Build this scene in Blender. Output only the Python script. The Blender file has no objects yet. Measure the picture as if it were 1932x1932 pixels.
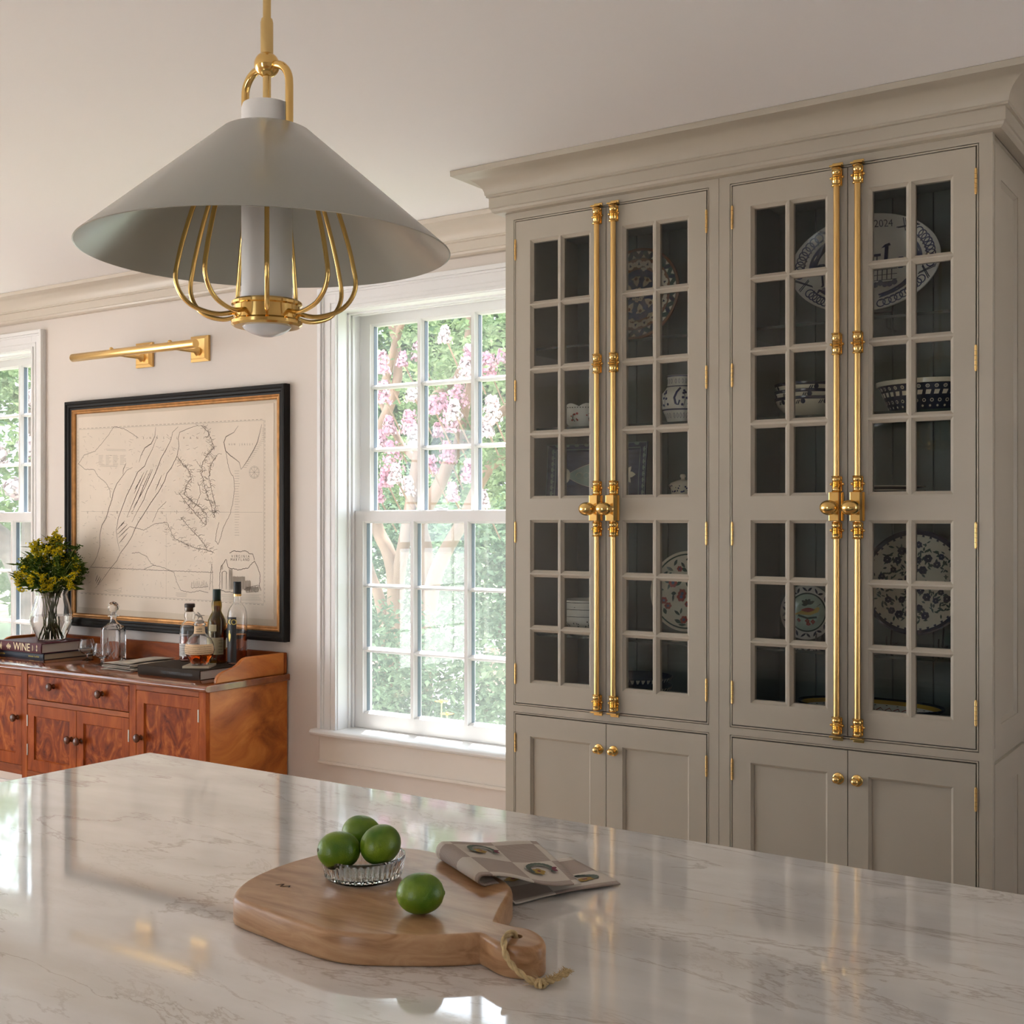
import bpy, bmesh, math, random
from mathutils import Vector, Matrix, noise

# ------------------------------------------------------------------ scene, camera, world, light
scene = bpy.context.scene
COL = scene.collection
RND = random.Random(11)
TH = math.radians(33.82)          # camera yaw to the left of the wall normal
CAM_Z = 1.52
F_PX = 2268.0                     # focal length in pixels of the 1932 px frame

cam_d = bpy.data.cameras.new('camera')
cam = bpy.data.objects.new('camera', cam_d)
COL.objects.link(cam)
cam.location = (0, 0, CAM_Z)
cam.rotation_euler = (math.pi / 2, 0, TH)
cam_d.sensor_width = 36.0
cam_d.lens = 36.0 * F_PX / 1932.0
cam_d.shift_y = 13.0 / 1932.0
cam_d.clip_end = 200
scene.camera = cam

vs = scene.view_settings
vs.view_transform = 'Standard'
vs.look = 'None'
vs.gamma = 1.0
vs.use_curve_mapping = False
vs.exposure = 1.08

world = bpy.data.worlds.new('World')
scene.world = world
world.use_nodes = True
wn = world.node_tree.nodes
wn['Background'].inputs[0].default_value = (0.80, 0.89, 1.0, 1)
wn['Background'].inputs[1].default_value = 3.0

sun_d = bpy.data.lights.new('sun', 'SUN')
sun = bpy.data.objects.new('sun', sun_d)
COL.objects.link(sun)
sun_d.energy = 14.0
sun_d.angle = math.radians(3)
sun_d.color = (1.0, 0.965, 0.91)
sun.rotation_euler = Vector((-0.36, 0.68, 1.55)).to_track_quat('Z', 'Y').to_euler()

try:
    cy = scene.cycles
    cy.use_denoising = True
    cy.max_bounces = 12
    cy.diffuse_bounces = 6
    cy.glossy_bounces = 6
    cy.transmission_bounces = 12
    cy.transparent_max_bounces = 32
    cy.caustics_reflective = False
    cy.caustics_refractive = False
    cy.sample_clamp_indirect = 6.0
    cy.blur_glossy = 0.5
except Exception:
    pass

def portal(name, loc, rot, sx, sz):
    d = bpy.data.lights.new(name, 'AREA')
    d.shape = 'RECTANGLE'
    d.size, d.size_y = sx, sz
    d.cycles.is_portal = True
    o = bpy.data.objects.new(name, d)
    COL.objects.link(o)
    o.location = loc
    o.rotation_euler = rot
    return o

# ------------------------------------------------------------------ helpers
class MB:
    """collects geometry in world (or local) coordinates and links it as ONE mesh object"""
    def __init__(self):
        self.v, self.f, self.m = [], [], []
        self.mi = 0
    def add(self, verts, faces):
        n = len(self.v)
        self.v += [tuple(p) for p in verts]
        for q in faces:
            self.f.append(tuple(i + n for i in q))
            self.m.append(self.mi)
        return self
    def box(self, x0, x1, y0, y1, z0, z1):
        if x0 > x1: x0, x1 = x1, x0
        if y0 > y1: y0, y1 = y1, y0
        if z0 > z1: z0, z1 = z1, z0
        self.add([(x0, y0, z0), (x1, y0, z0), (x1, y1, z0), (x0, y1, z0), (x0, y0, z1), (x1, y0, z1), (x1, y1, z1), (x0, y1, z1)],
                 [(0, 3, 2, 1), (4, 5, 6, 7), (0, 1, 5, 4), (1, 2, 6, 5), (2, 3, 7, 6), (3, 0, 4, 7)])
        return self
    def rings(self, rings, cap0=True, cap1=True, closed=True):
        n = len(rings[0])
        vs = [p for r in rings for p in r]
        fs = []
        for i in range(len(rings) - 1):
            for k in range(n if closed else n - 1):
                a, b = i * n + k, i * n + (k + 1) % n
                fs.append((a, b, b + n, a + n))
        if cap0: fs.append(tuple(reversed(range(n))))
        if cap1: fs.append(tuple(range((len(rings) - 1) * n, len(rings) * n)))
        return self.add(vs, fs)
    def lathe(self, prof, c=(0, 0, 0), axis='Z', seg=32, sx=1.0, sy=1.0, cap=True):
        """prof: list of (radius, height)"""
        rings = []
        for r, h in prof:
            ring = []
            for k in range(seg):
                a = 2 * math.pi * k / seg
                p, q = r * math.cos(a) * sx, r * math.sin(a) * sy
                if axis == 'Z': ring.append((c[0] + p, c[1] + q, c[2] + h))
                elif axis == 'Y': ring.append((c[0] + q, c[1] + h, c[2] + p))
                else: ring.append((c[0] + h, c[1] + p, c[2] + q))
            rings.append(ring)
        return self.rings(rings, cap, cap)
    def tube(self, pts, rad, seg=10, closed=False):
        pts = [Vector(p) for p in pts]
        n = len(pts)
        rs = rad if isinstance(rad, (list, tuple)) else [rad] * n
        rings = []
        up = None
        for i, p in enumerate(pts):
            if closed: t = pts[(i + 1) % n] - pts[i - 1]
            else: t = pts[min(i + 1, n - 1)] - pts[max(i - 1, 0)]
            t.normalize()
            if up is None:
                up = Vector((0, 0, 1)) if abs(t.z) < 0.9 else Vector((1, 0, 0))
            a = t.cross(up)
            if a.length < 1e-6: a = t.cross(Vector((0, 1, 0)))
            a.normalize()
            up = a.cross(t).normalized()
            rings.append([p + a * (rs[i] * math.cos(2 * math.pi * k / seg)) + up * (rs[i] * math.sin(2 * math.pi * k / seg)) for k in range(seg)])
        if closed:
            rings.append(rings[0])
            return self.rings(rings, False, False)
        return self.rings(rings)
    def prism(self, poly, axis, a0, a1):
        """poly: 2-D points; axis X -> (y,z), Y -> (x,z), Z -> (x,y)"""
        def P(p, a):
            return {'X': (a, p[0], p[1]), 'Y': (p[0], a, p[1]), 'Z': (p[0], p[1], a)}[axis]
        return self.rings([[P(p, a0) for p in poly], [P(p, a1) for p in poly]])
    def ball(self, c, r, seg=16, rings=8, sx=1, sy=1, sz=1):
        prof = [(r * math.sin(math.pi * i / rings) + 1e-5, -r * math.cos(math.pi * i / rings) * sz) for i in range(rings + 1)]
        return self.lathe(prof, c, 'Z', seg, sx, sy)
    def openings(self, x0, x1, z0, z1, holes, ex, yf, yb, step=0.002, slope=0.009):
        """a flat panel in the XZ plane facing -Y with moulded rectangular openings (holes = inner rects)"""
        outer = [(a - ex, b + ex, c - ex, d + ex) for a, b, c, d in holes]
        xs = sorted({round(t, 6) for t in [x0, x1] + [o[0] for o in outer] + [o[1] for o in outer]})
        zs = sorted({round(t, 6) for t in [z0, z1] + [o[2] for o in outer] + [o[3] for o in outer]})
        def inhole(x, z): return any(o[0] < x < o[1] and o[2] < z < o[3] for o in outer)
        for i in range(len(xs) - 1):
            for j in range(len(zs) - 1):
                if inhole((xs[i] + xs[i + 1]) / 2, (zs[j] + zs[j + 1]) / 2): continue
                a, b, c, d = xs[i], xs[i + 1], zs[j], zs[j + 1]
                self.add([(a, yf, c), (b, yf, c), (b, yf, d), (a, yf, d)], [(0, 1, 2, 3)])
                self.add([(a, yb, c), (b, yb, c), (b, yb, d), (a, yb, d)], [(3, 2, 1, 0)])
        def ring(r, y): return [(r[0], y, r[2]), (r[1], y, r[2]), (r[1], y, r[3]), (r[0], y, r[3])]
        for h, o in zip(holes, outer):
            R = [ring(o, yf), ring(o, yf + step), ring(h, yf + step + slope), ring(h, yb), ring(o, yb)]
            self.rings(R, False, False)
        self.rings([ring((x0, x1, z0, z1), yb), ring((x0, x1, z0, z1), yf)], False, False)
        return self
    def mesh(self, name):
        me = bpy.data.meshes.new(name)
        me.from_pydata(self.v, [], self.f)
        me.update()
        return me
    def obj(self, name, mat, parent=None, smooth=0, bevel=0.0, fix=True, seg=2):
        me = self.mesh(name)
        mats = mat if isinstance(mat, (list, tuple)) else [mat]
        for m in mats: me.materials.append(m)
        if len(mats) > 1:
            for p, i in zip(me.polygons, self.m): p.material_index = i
        if fix:
            b = bmesh.new(); b.from_mesh(me)
            bmesh.ops.recalc_face_normals(b, faces=b.faces)
            b.to_mesh(me); b.free()
        return link(name, me, parent, smooth, bevel, seg)

def link(name, me, parent=None, smooth=0, bevel=0.0, seg=2):
    if smooth:
        me.shade_smooth()
        try: me.set_sharp_from_angle(angle=math.radians(smooth))
        except Exception: pass
    o = bpy.data.objects.new(name, me)
    COL.objects.link(o)
    if parent is not None:
        o.parent = parent
        if parent.type == 'EMPTY' and parent.get('_world'):
            o.location = -Vector(parent.location)
    if bevel:
        b = o.modifiers.new('bevel', 'BEVEL')
        b.width = bevel; b.segments = seg; b.limit_method = 'ANGLE'; b.angle_limit = math.radians(40); b.harden_normals = bool(smooth)
    return o

def thing(name, label, cat, loc=(0, 0, 0), group=None, world=True, kind=None):
    o = bpy.data.objects.new(name, None)
    COL.objects.link(o)
    o.empty_display_size = 0.05
    o.location = loc
    if world: o['_world'] = 1      # children are given in room coordinates
    return tag(o, label, cat, group, kind)

def tag(o, label=None, cat=None, group=None, kind=None):
    if label: o['label'] = label
    if cat: o['category'] = cat
    if group: o['group'] = group
    if kind: o['kind'] = kind
    return o

def struct(o, label=None):
    o['kind'] = 'structure'
    if label: o['label'] = label
    return o

def copy_tree(o, parent=None):
    c = o.copy(); COL.objects.link(c)
    c.parent = parent
    for ch in list(o.children): copy_tree(ch, c)
    return c

def catmull(pts, n=6, closed=False):
    P = [Vector(p) for p in pts]
    out = []
    m = len(P)
    for i in range(m if closed else m - 1):
        p0, p1, p2, p3 = (P[(i - 1) % m], P[i], P[(i + 1) % m], P[(i + 2) % m]) if closed else (P[max(i - 1, 0)], P[i], P[i + 1], P[min(i + 2, m - 1)])
        for k in range(n):
            t = k / n
            out.append(0.5 * ((2 * p1) + (-p0 + p2) * t + (2 * p0 - 5 * p1 + 4 * p2 - p3) * t * t + (-p0 + 3 * p1 - 3 * p2 + p3) * t ** 3))
    if not closed: out.append(P[-1])
    return out

def text_geo(s, size=1.0, align='CENTER'):
    cu = bpy.data.curves.new('t', 'FONT')
    cu.body = s; cu.size = size; cu.align_x = align; cu.align_y = 'CENTER'
    cu.resolution_u = 3
    o = bpy.data.objects.new('t', cu)
    COL.objects.link(o)
    me = bpy.data.meshes.new_from_object(o)
    vv = [v.co.copy() for v in me.vertices]
    ff = [tuple(p.vertices) for p in me.polygons]
    bpy.data.objects.remove(o); bpy.data.curves.remove(cu); bpy.data.meshes.remove(me)
    return vv, ff

# ------------------------------------------------------------------ materials
def newmat(name):
    m = bpy.data.materials.new(name); m.use_nodes = True
    nt = m.node_tree
    return m, nt, nt.nodes['Principled BSDF']

def P(name, col, rough=0.5, metal=0.0, spec=0.5, var=0.0, scale=8.0, bump=0.0, bscale=60.0, trans=0.0, ior=1.45, coat=0.0, sheen=0.0, stretch=(1, 1, 1), col2=None):
    m, nt, b = newmat(name)
    b.inputs['Base Color'].default_value = (*col, 1)
    b.inputs['Roughness'].default_value = rough
    b.inputs['Metallic'].default_value = metal
    b.inputs['Specular IOR Level'].default_value = spec
    b.inputs['Transmission Weight'].default_value = trans
    b.inputs['IOR'].default_value = ior
    b.inputs['Coat Weight'].default_value = coat
    b.inputs['Coat Roughness'].default_value = 0.05
    b.inputs['Sheen Weight'].default_value = sheen
    L = nt.links
    if var or bump or col2:
        tc = nt.nodes.new('ShaderNodeTexCoord')
        mp = nt.nodes.new('ShaderNodeMapping'); mp.inputs['Scale'].default_value = stretch
        L.new(tc.outputs['Object'], mp.inputs[0])
    if var or col2:
        n = nt.nodes.new('ShaderNodeTexNoise'); n.inputs['Scale'].default_value = scale; n.inputs['Detail'].default_value = 5
        L.new(mp.outputs[0], n.inputs[0])
        r = nt.nodes.new('ShaderNodeValToRGB')
        c2 = col2 if col2 else tuple(c * (1 - var) for c in col)
        c1 = col if col2 else tuple(min(1, c * (1 + var * 0.6)) for c in col)
        r.color_ramp.elements[0].position = 0.32; r.color_ramp.elements[0].color = (*c2, 1)
        r.color_ramp.elements[1].position = 0.68; r.color_ramp.elements[1].color = (*c1, 1)
        L.new(n.outputs[0], r.inputs[0]); L.new(r.outputs[0], b.inputs['Base Color'])
    if bump:
        n2 = nt.nodes.new('ShaderNodeTexNoise'); n2.inputs['Scale'].default_value = bscale; n2.inputs['Detail'].default_value = 4
        L.new(mp.outputs[0], n2.inputs[0])
        bp = nt.nodes.new('ShaderNodeBump'); bp.inputs['Strength'].default_value = bump; bp.inputs['Distance'].default_value = 0.002
        L.new(n2.outputs[0], bp.inputs['Height']); L.new(bp.outputs[0], b.inputs['Normal'])
    return m

def wood(name, c1, c2, c3, rough=0.3, scale=6.0, stretch=(1, 1, 1), coat=0.0, figure=3.0, spec=0.5):
    """figured timber: distorted noise bands in three tones"""
    m, nt, b = newmat(name)
    L = nt.links
    tc = nt.nodes.new('ShaderNodeTexCoord'); mp = nt.nodes.new('ShaderNodeMapping'); mp.inputs['Scale'].default_value = stretch
    L.new(tc.outputs['Object'], mp.inputs[0])
    n1 = nt.nodes.new('ShaderNodeTexNoise'); n1.inputs['Scale'].default_value = scale; n1.inputs['Detail'].default_value = 7
    n1.inputs['Distortion'].default_value = figure; n1.inputs['Roughness'].default_value = 0.6
    L.new(mp.outputs[0], n1.inputs[0])
    r = nt.nodes.new('ShaderNodeValToRGB')
    e = r.color_ramp.elements
    e[0].position = 0.30; e[0].color = (*c1, 1)
    e[1].position = 0.72; e[1].color = (*c3, 1)
    q = e.new(0.50); q.color = (*c2, 1)
    L.new(n1.outputs[0], r.inputs[0]); L.new(r.outputs[0], b.inputs['Base Color'])
    b.inputs['Roughness'].default_value = rough
    b.inputs['Specular IOR Level'].default_value = spec
    b.inputs['Coat Weight'].default_value = coat; b.inputs['Coat Roughness'].default_value = 0.12
    bp = nt.nodes.new('ShaderNodeBump'); bp.inputs['Strength'].default_value = 0.015; bp.inputs['Distance'].default_value = 0.002
    L.new(n1.outputs[0], bp.inputs['Height']); L.new(bp.outputs[0], b.inputs['Normal'])
    return m

def pane_glass(name, tint=(1, 1, 1), f0=0.04, rough=0.0, haze=0.0):
    m, nt, b = newmat(name)
    nt.nodes.remove(b)
    L = nt.links
    out = [n for n in nt.nodes if n.type == 'OUTPUT_MATERIAL'][0]
    t = nt.nodes.new('ShaderNodeBsdfTransparent'); t.inputs[0].default_value = (*tint, 1)
    g = nt.nodes.new('ShaderNodeBsdfAnisotropic') if False else nt.nodes.new('ShaderNodeBsdfGlossy')
    g.inputs['Roughness'].default_value = rough
    lw = nt.nodes.new('ShaderNodeLayerWeight'); lw.inputs[0].default_value = 0.5
    pw = nt.nodes.new('ShaderNodeMath'); pw.operation = 'POWER'; pw.inputs[1].default_value = 5.0
    L.new(lw.outputs['Facing'], pw.inputs[0])
    ml = nt.nodes.new('ShaderNodeMath'); ml.operation = 'MULTIPLY_ADD'; ml.inputs[1].default_value = 1 - f0; ml.inputs[2].default_value = f0
    L.new(pw.outputs[0], ml.inputs[0])
    mx = nt.nodes.new('ShaderNodeMixShader')
    L.new(ml.outputs[0], mx.inputs[0]); L.new(t.outputs[0], mx.inputs[1]); L.new(g.outputs[0], mx.inputs[2])
    if haze:                                # white translucent haze mixed in to imitate window glare
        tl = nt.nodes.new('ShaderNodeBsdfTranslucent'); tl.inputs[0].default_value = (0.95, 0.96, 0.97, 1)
        m2 = nt.nodes.new('ShaderNodeMixShader'); m2.inputs[0].default_value = haze
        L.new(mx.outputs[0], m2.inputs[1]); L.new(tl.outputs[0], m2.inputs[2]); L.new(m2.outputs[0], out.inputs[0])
    else:
        L.new(mx.outputs[0], out.inputs[0])
    return m

def leafmat(name, c1, c2, transl=0.35):
    m, nt, b = newmat(name)
    L = nt.links
    out = [n for n in nt.nodes if n.type == 'OUTPUT_MATERIAL'][0]
    nt.nodes.remove(b)
    tc = nt.nodes.new('ShaderNodeTexCoord')
    n = nt.nodes.new('ShaderNodeTexNoise'); n.inputs['Scale'].default_value = 9.0; n.inputs['Detail'].default_value = 3
    L.new(tc.outputs['Object'], n.inputs[0])
    r = nt.nodes.new('ShaderNodeValToRGB')
    r.color_ramp.elements[0].position = 0.35; r.color_ramp.elements[0].color = (*c1, 1)
    r.color_ramp.elements[1].position = 0.65; r.color_ramp.elements[1].color = (*c2, 1)
    L.new(n.outputs[0], r.inputs[0])
    d = nt.nodes.new('ShaderNodeBsdfDiffuse'); t = nt.nodes.new('ShaderNodeBsdfTranslucent')
    L.new(r.outputs[0], d.inputs[0]); L.new(r.outputs[0], t.inputs[0])
    mx = nt.nodes.new('ShaderNodeMixShader'); mx.inputs[0].default_value = transl
    L.new(d.outputs[0], mx.inputs[1]); L.new(t.outputs[0], mx.inputs[2]); L.new(mx.outputs[0], out.inputs[0])
    return m

M = {}
M['wall'] = P('wall_paint', (0.70, 0.640, 0.590), 0.75, bump=0.05, bscale=180)
M['ceiling'] = P('ceiling_paint', (0.86, 0.84, 0.835), 0.8, bump=0.03, bscale=150)
M['crown'] = P('crown_paint', (0.60, 0.54, 0.46), 0.35)
M['cab'] = P('cabinet_paint', (0.455, 0.408, 0.332), 0.38, var=0.03, scale=3, bump=0.03, bscale=250)
M['cab_in'] = P('cabinet_interior_paint', (0.11, 0.145, 0.135), 0.5)
M['trim'] = P('white_trim_paint', (0.80, 0.80, 0.80), 0.35)
M['spacer'] = P('grey_glazing_spacer', (0.10, 0.12, 0.15), 0.4)
M['brass'] = P('polished_brass', (0.88, 0.60, 0.22), 0.13, 1.0)
M['brass_satin'] = P('satin_brass', (0.86, 0.57, 0.22), 0.28, 1.0)
M['brass_pale'] = P('pale_brass', (0.80, 0.58, 0.25), 0.17, 1.0)
M['pane'] = pane_glass('window_glass', (0.97, 0.98, 0.98), 0.03, haze=0.012)
M['screen'] = pane_glass('insect_screen', (0.92, 0.93, 0.93), 0.0, haze=0.018)
M['cabpane'] = pane_glass('cabinet_glass', (0.95, 0.965, 0.96), 0.024)
M['shelfglass'] = pane_glass('shelf_glass', (0.90, 0.95, 0.92), 0.03)
M['shelfedge'] = P('shelf_glass_edge', (0.015, 0.03, 0.025), 0.1)
M['floor'] = wood('floor_oak', (0.36, 0.235, 0.155), (0.48, 0.33, 0.22), (0.58, 0.42, 0.29), 0.4, 2.0, (1, 6, 1))
M['island'] = P('island_paint', (0.27, 0.33, 0.37), 0.4)
M['glass'] = P('clear_glass', (1, 1, 1), 0.0, trans=1.0, ior=1.45)
M['water'] = P('water', (0.97, 0.99, 0.97), 0.0, trans=1.0, ior=1.33)
M['black'] = P('black_lacquer', (0.010, 0.009, 0.008), 0.5, spec=0.2)
M['iron'] = P('black_iron', (0.012, 0.012, 0.012), 0.5)
M['gilt'] = P('gilt_fillet', (0.46, 0.22, 0.07), 0.4, 0.5, var=0.25, scale=30)
M['white'] = P('white_glaze', (0.66, 0.65, 0.60), 0.15)

# ------------------------------------------------------------------ room shell
YW, YC, CE = 3.755, 3.30, 2.663          # back wall, cabinet front, ceiling height
XL, XR, YB = -6.9, 2.6, -2.3
WT = 0.185                                 # wall thickness

def wall_with_holes(mb, axis, a0, a1, t0, t1, holes):
    """axis 'Y': wall in XZ between y t0..t1; axis 'X': wall in YZ between x t0..t1. holes (a,b,z0,z1)"""
    cuts = sorted({a0, a1} | {h[0] for h in holes} | {h[1] for h in holes})
    def bx(a, b, z0, z1):
        if axis == 'Y': mb.box(a, b, t0, t1, z0, z1)
        else: mb.box(t0, t1, a, b, z0, z1)
    for a, b in zip(cuts[:-1], cuts[1:]):
        hs = [h for h in holes if h[0] <= a + 1e-6 and h[1] >= b - 1e-6]
        if hs:
            bx(a, b, -0.05, hs[0][2]); bx(a, b, hs[0][3], CE + 0.1)
        else: bx(a, b, -0.05, CE + 0.1)
    return mb

W1 = (-3.3835, -2.470, 0.640, 2.386)
W2 = (-6.3735, -5.460, 0.640, 2.386)
holes_back = [W1, W2]
holes_left = [(-2.1, -0.7, 0.1, 2.45), (-0.3, 1.1, 0.1, 2.45), (1.3, 2.2, 0.1, 2.45)]  # openings for the windows added in the unseen walls
holes_front = [(-1.75, -0.95, 0.3, 2.40)]
holes_right = [(2.75, 3.40, 0.5, 2.40)]
struct(wall_with_holes(MB(), 'Y', XL - WT, XR + WT, YW, YW + WT, holes_back).obj('wall_back', M['wall']), 'warm beige painted wall behind sideboard and window')
struct(wall_with_holes(MB(), 'X', YB, YW, XL - WT, XL, holes_left).obj('wall_left', M['wall']))
struct(wall_with_holes(MB(), 'X', YB, YW, XR, XR + WT, holes_right).obj('wall_right', M['wall']))
struct(wall_with_holes(MB(), 'Y', XL - WT, XR + WT, YB - WT, YB, holes_front).obj('wall_front', M['wall']))
struct(MB().box(XL - WT, XR + WT, YB - WT, YW + WT, CE, CE + 0.15).obj('ceiling', M['ceiling']), 'white ceiling above pendant lamp')
fl = struct(MB().box(XL - WT, XR + WT, YB - WT, YW + WT, -0.06, -0.012).obj('floor', M['floor']))
xx = XL
while xx < XR:                            # floor boards, hidden behind the island from here
    struct_w = min(xx + 0.146, XR)
    b = MB().box(xx, struct_w, YB, YW, -0.012, 0.0).obj('plank', M['floor'], fl)
    xx += 0.148

# unseen windows added behind and beside the camera to brighten the room
def added_window(n, axis, h, t, inward):
    mb = MB()
    a, b, z0, z1 = h
    def bx(p, q, u, v, d0=0.06, d1=0.11):
        y0, y1 = t - inward * d0, t - inward * d1
        if axis == 'Y': mb.box(p, q, y0, y1, u, v)
        else: mb.box(y0, y1, p, q, u, v)
    w = 0.05
    bx(a, a + w, z0, z1); bx(b - w, b, z0, z1); bx(a, b, z0, z0 + w); bx(a, b, z1 - w, z1); bx(a, b, (z0 + z1) / 2 - .03, (z0 + z1) / 2 + .03)
    for k in (1, 2): bx(a + (b - a) * k / 3 - .01, a + (b - a) * k / 3 + .01, z0, z1, 0.07, 0.09)
    for k in range(1, 6): bx(a, b, z0 + (z1 - z0) * k / 6 - .01, z0 + (z1 - z0) * k / 6 + .01, 0.07, 0.09)
    c = 0.095
    bx(a - c, a, z0, z1 + c, -0.022, 0.0); bx(b, b + c, z0, z1 + c, -0.022, 0.0); bx(a, b, z1, z1 + c, -0.022, 0.0); bx(a - c, b + c, z0 - c, z0, -0.022, 0.0)
    struct(mb.obj('window_%d' % n, M['trim']))
n = 3
for h in holes_left: added_window(n, 'X', h, XL, 1); n += 1; portal('portal_light', (XL - WT, (h[0] + h[1]) / 2, (h[2] + h[3]) / 2), (0, -math.pi / 2, 0), h[3] - h[2], h[1] - h[0])
for h in holes_front: added_window(n, 'Y', h, YB, 1); n += 1; portal('portal_light', ((h[0] + h[1]) / 2, YB - WT, (h[2] + h[3]) / 2), (math.pi / 2, 0, 0), h[1] - h[0], h[3] - h[2])
for h in holes_right: added_window(n, 'X', h, XR, -1); n += 1; portal('portal_light', (XR + WT, (h[0] + h[1]) / 2, (h[2] + h[3]) / 2), (0, math.pi / 2, 0), h[3] - h[2], h[1] - h[0])
for h in holes_back: portal('portal_light', ((h[0] + h[1]) / 2, YW + WT, (h[2] + h[3]) / 2), (-math.pi / 2, 0, 0), h[1] - h[0], h[3] - h[2])

# crown moulding, the same section on the walls and on the cabinet
def cove(x0=0.05, z0=CE - 0.075, x1=0.122, z1=CE - 0.020, n=8):
    return [(x1 - (x1 - x0) * math.cos(math.pi / 2 * i / n), z0 + (z1 - z0) * math.sin(math.pi / 2 * i / n)) for i in range(n + 1)]
CROWN = [(0.0, CE - 0.134), (0.026, CE - 0.134), (0.034, CE - 0.128), (0.036, CE - 0.120), (0.040, CE - 0.118), (0.040, CE - 0.084), (0.047, CE - 0.082), (0.047, CE - 0.077)] + cove() + [(0.131, CE - 0.018), (0.132, CE - 0.001)]

def sweep_crown(mb, path):
    """path: list of functions offset -> (x, y)"""
    rings = [[(*p(o), z) for o, z in CROWN] for p in path]
    mb.rings(rings, False, False, closed=False)
    return mb
CXL, CXR = -2.2362, -0.7032               # cabinet ends
mb = MB()
sweep_crown(mb, [lambda o: (CXL, YW - o), lambda o: (XL + o, YW - o), lambda o: (XL + o, YB + o), lambda o: (XR - o, YB + o), lambda o: (XR - o, YW - o), lambda o: (CXR, YW - o)])
struct(mb.obj('trim_1', M['crown'], smooth=30), 'greige crown moulding along the top of the wall')
mb = MB()
sweep_crown(mb, [lambda o: (CXL - o, YW), lambda o: (CXL - o, YC - o), lambda o: (CXR + o, YC - o), lambda o: (CXR + o, YW)])
mb.box(CXL + 0.002, CXR - 0.002, YC + 0.002, YW, CE - 0.134, CE - 0.002)
struct(mb.obj('trim_2', M['cab'], smooth=30), 'greige cove cornice along the top of the china cabinets')
mb = MB()
mb.box(XL, CXL, YW - 0.018, YW, 0, 0.14).box(XL, CXL, YW - 0.012, YW, 0.14, 0.16)
struct(mb.obj('baseboard_back', M['trim'], bevel=0.003))

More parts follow.
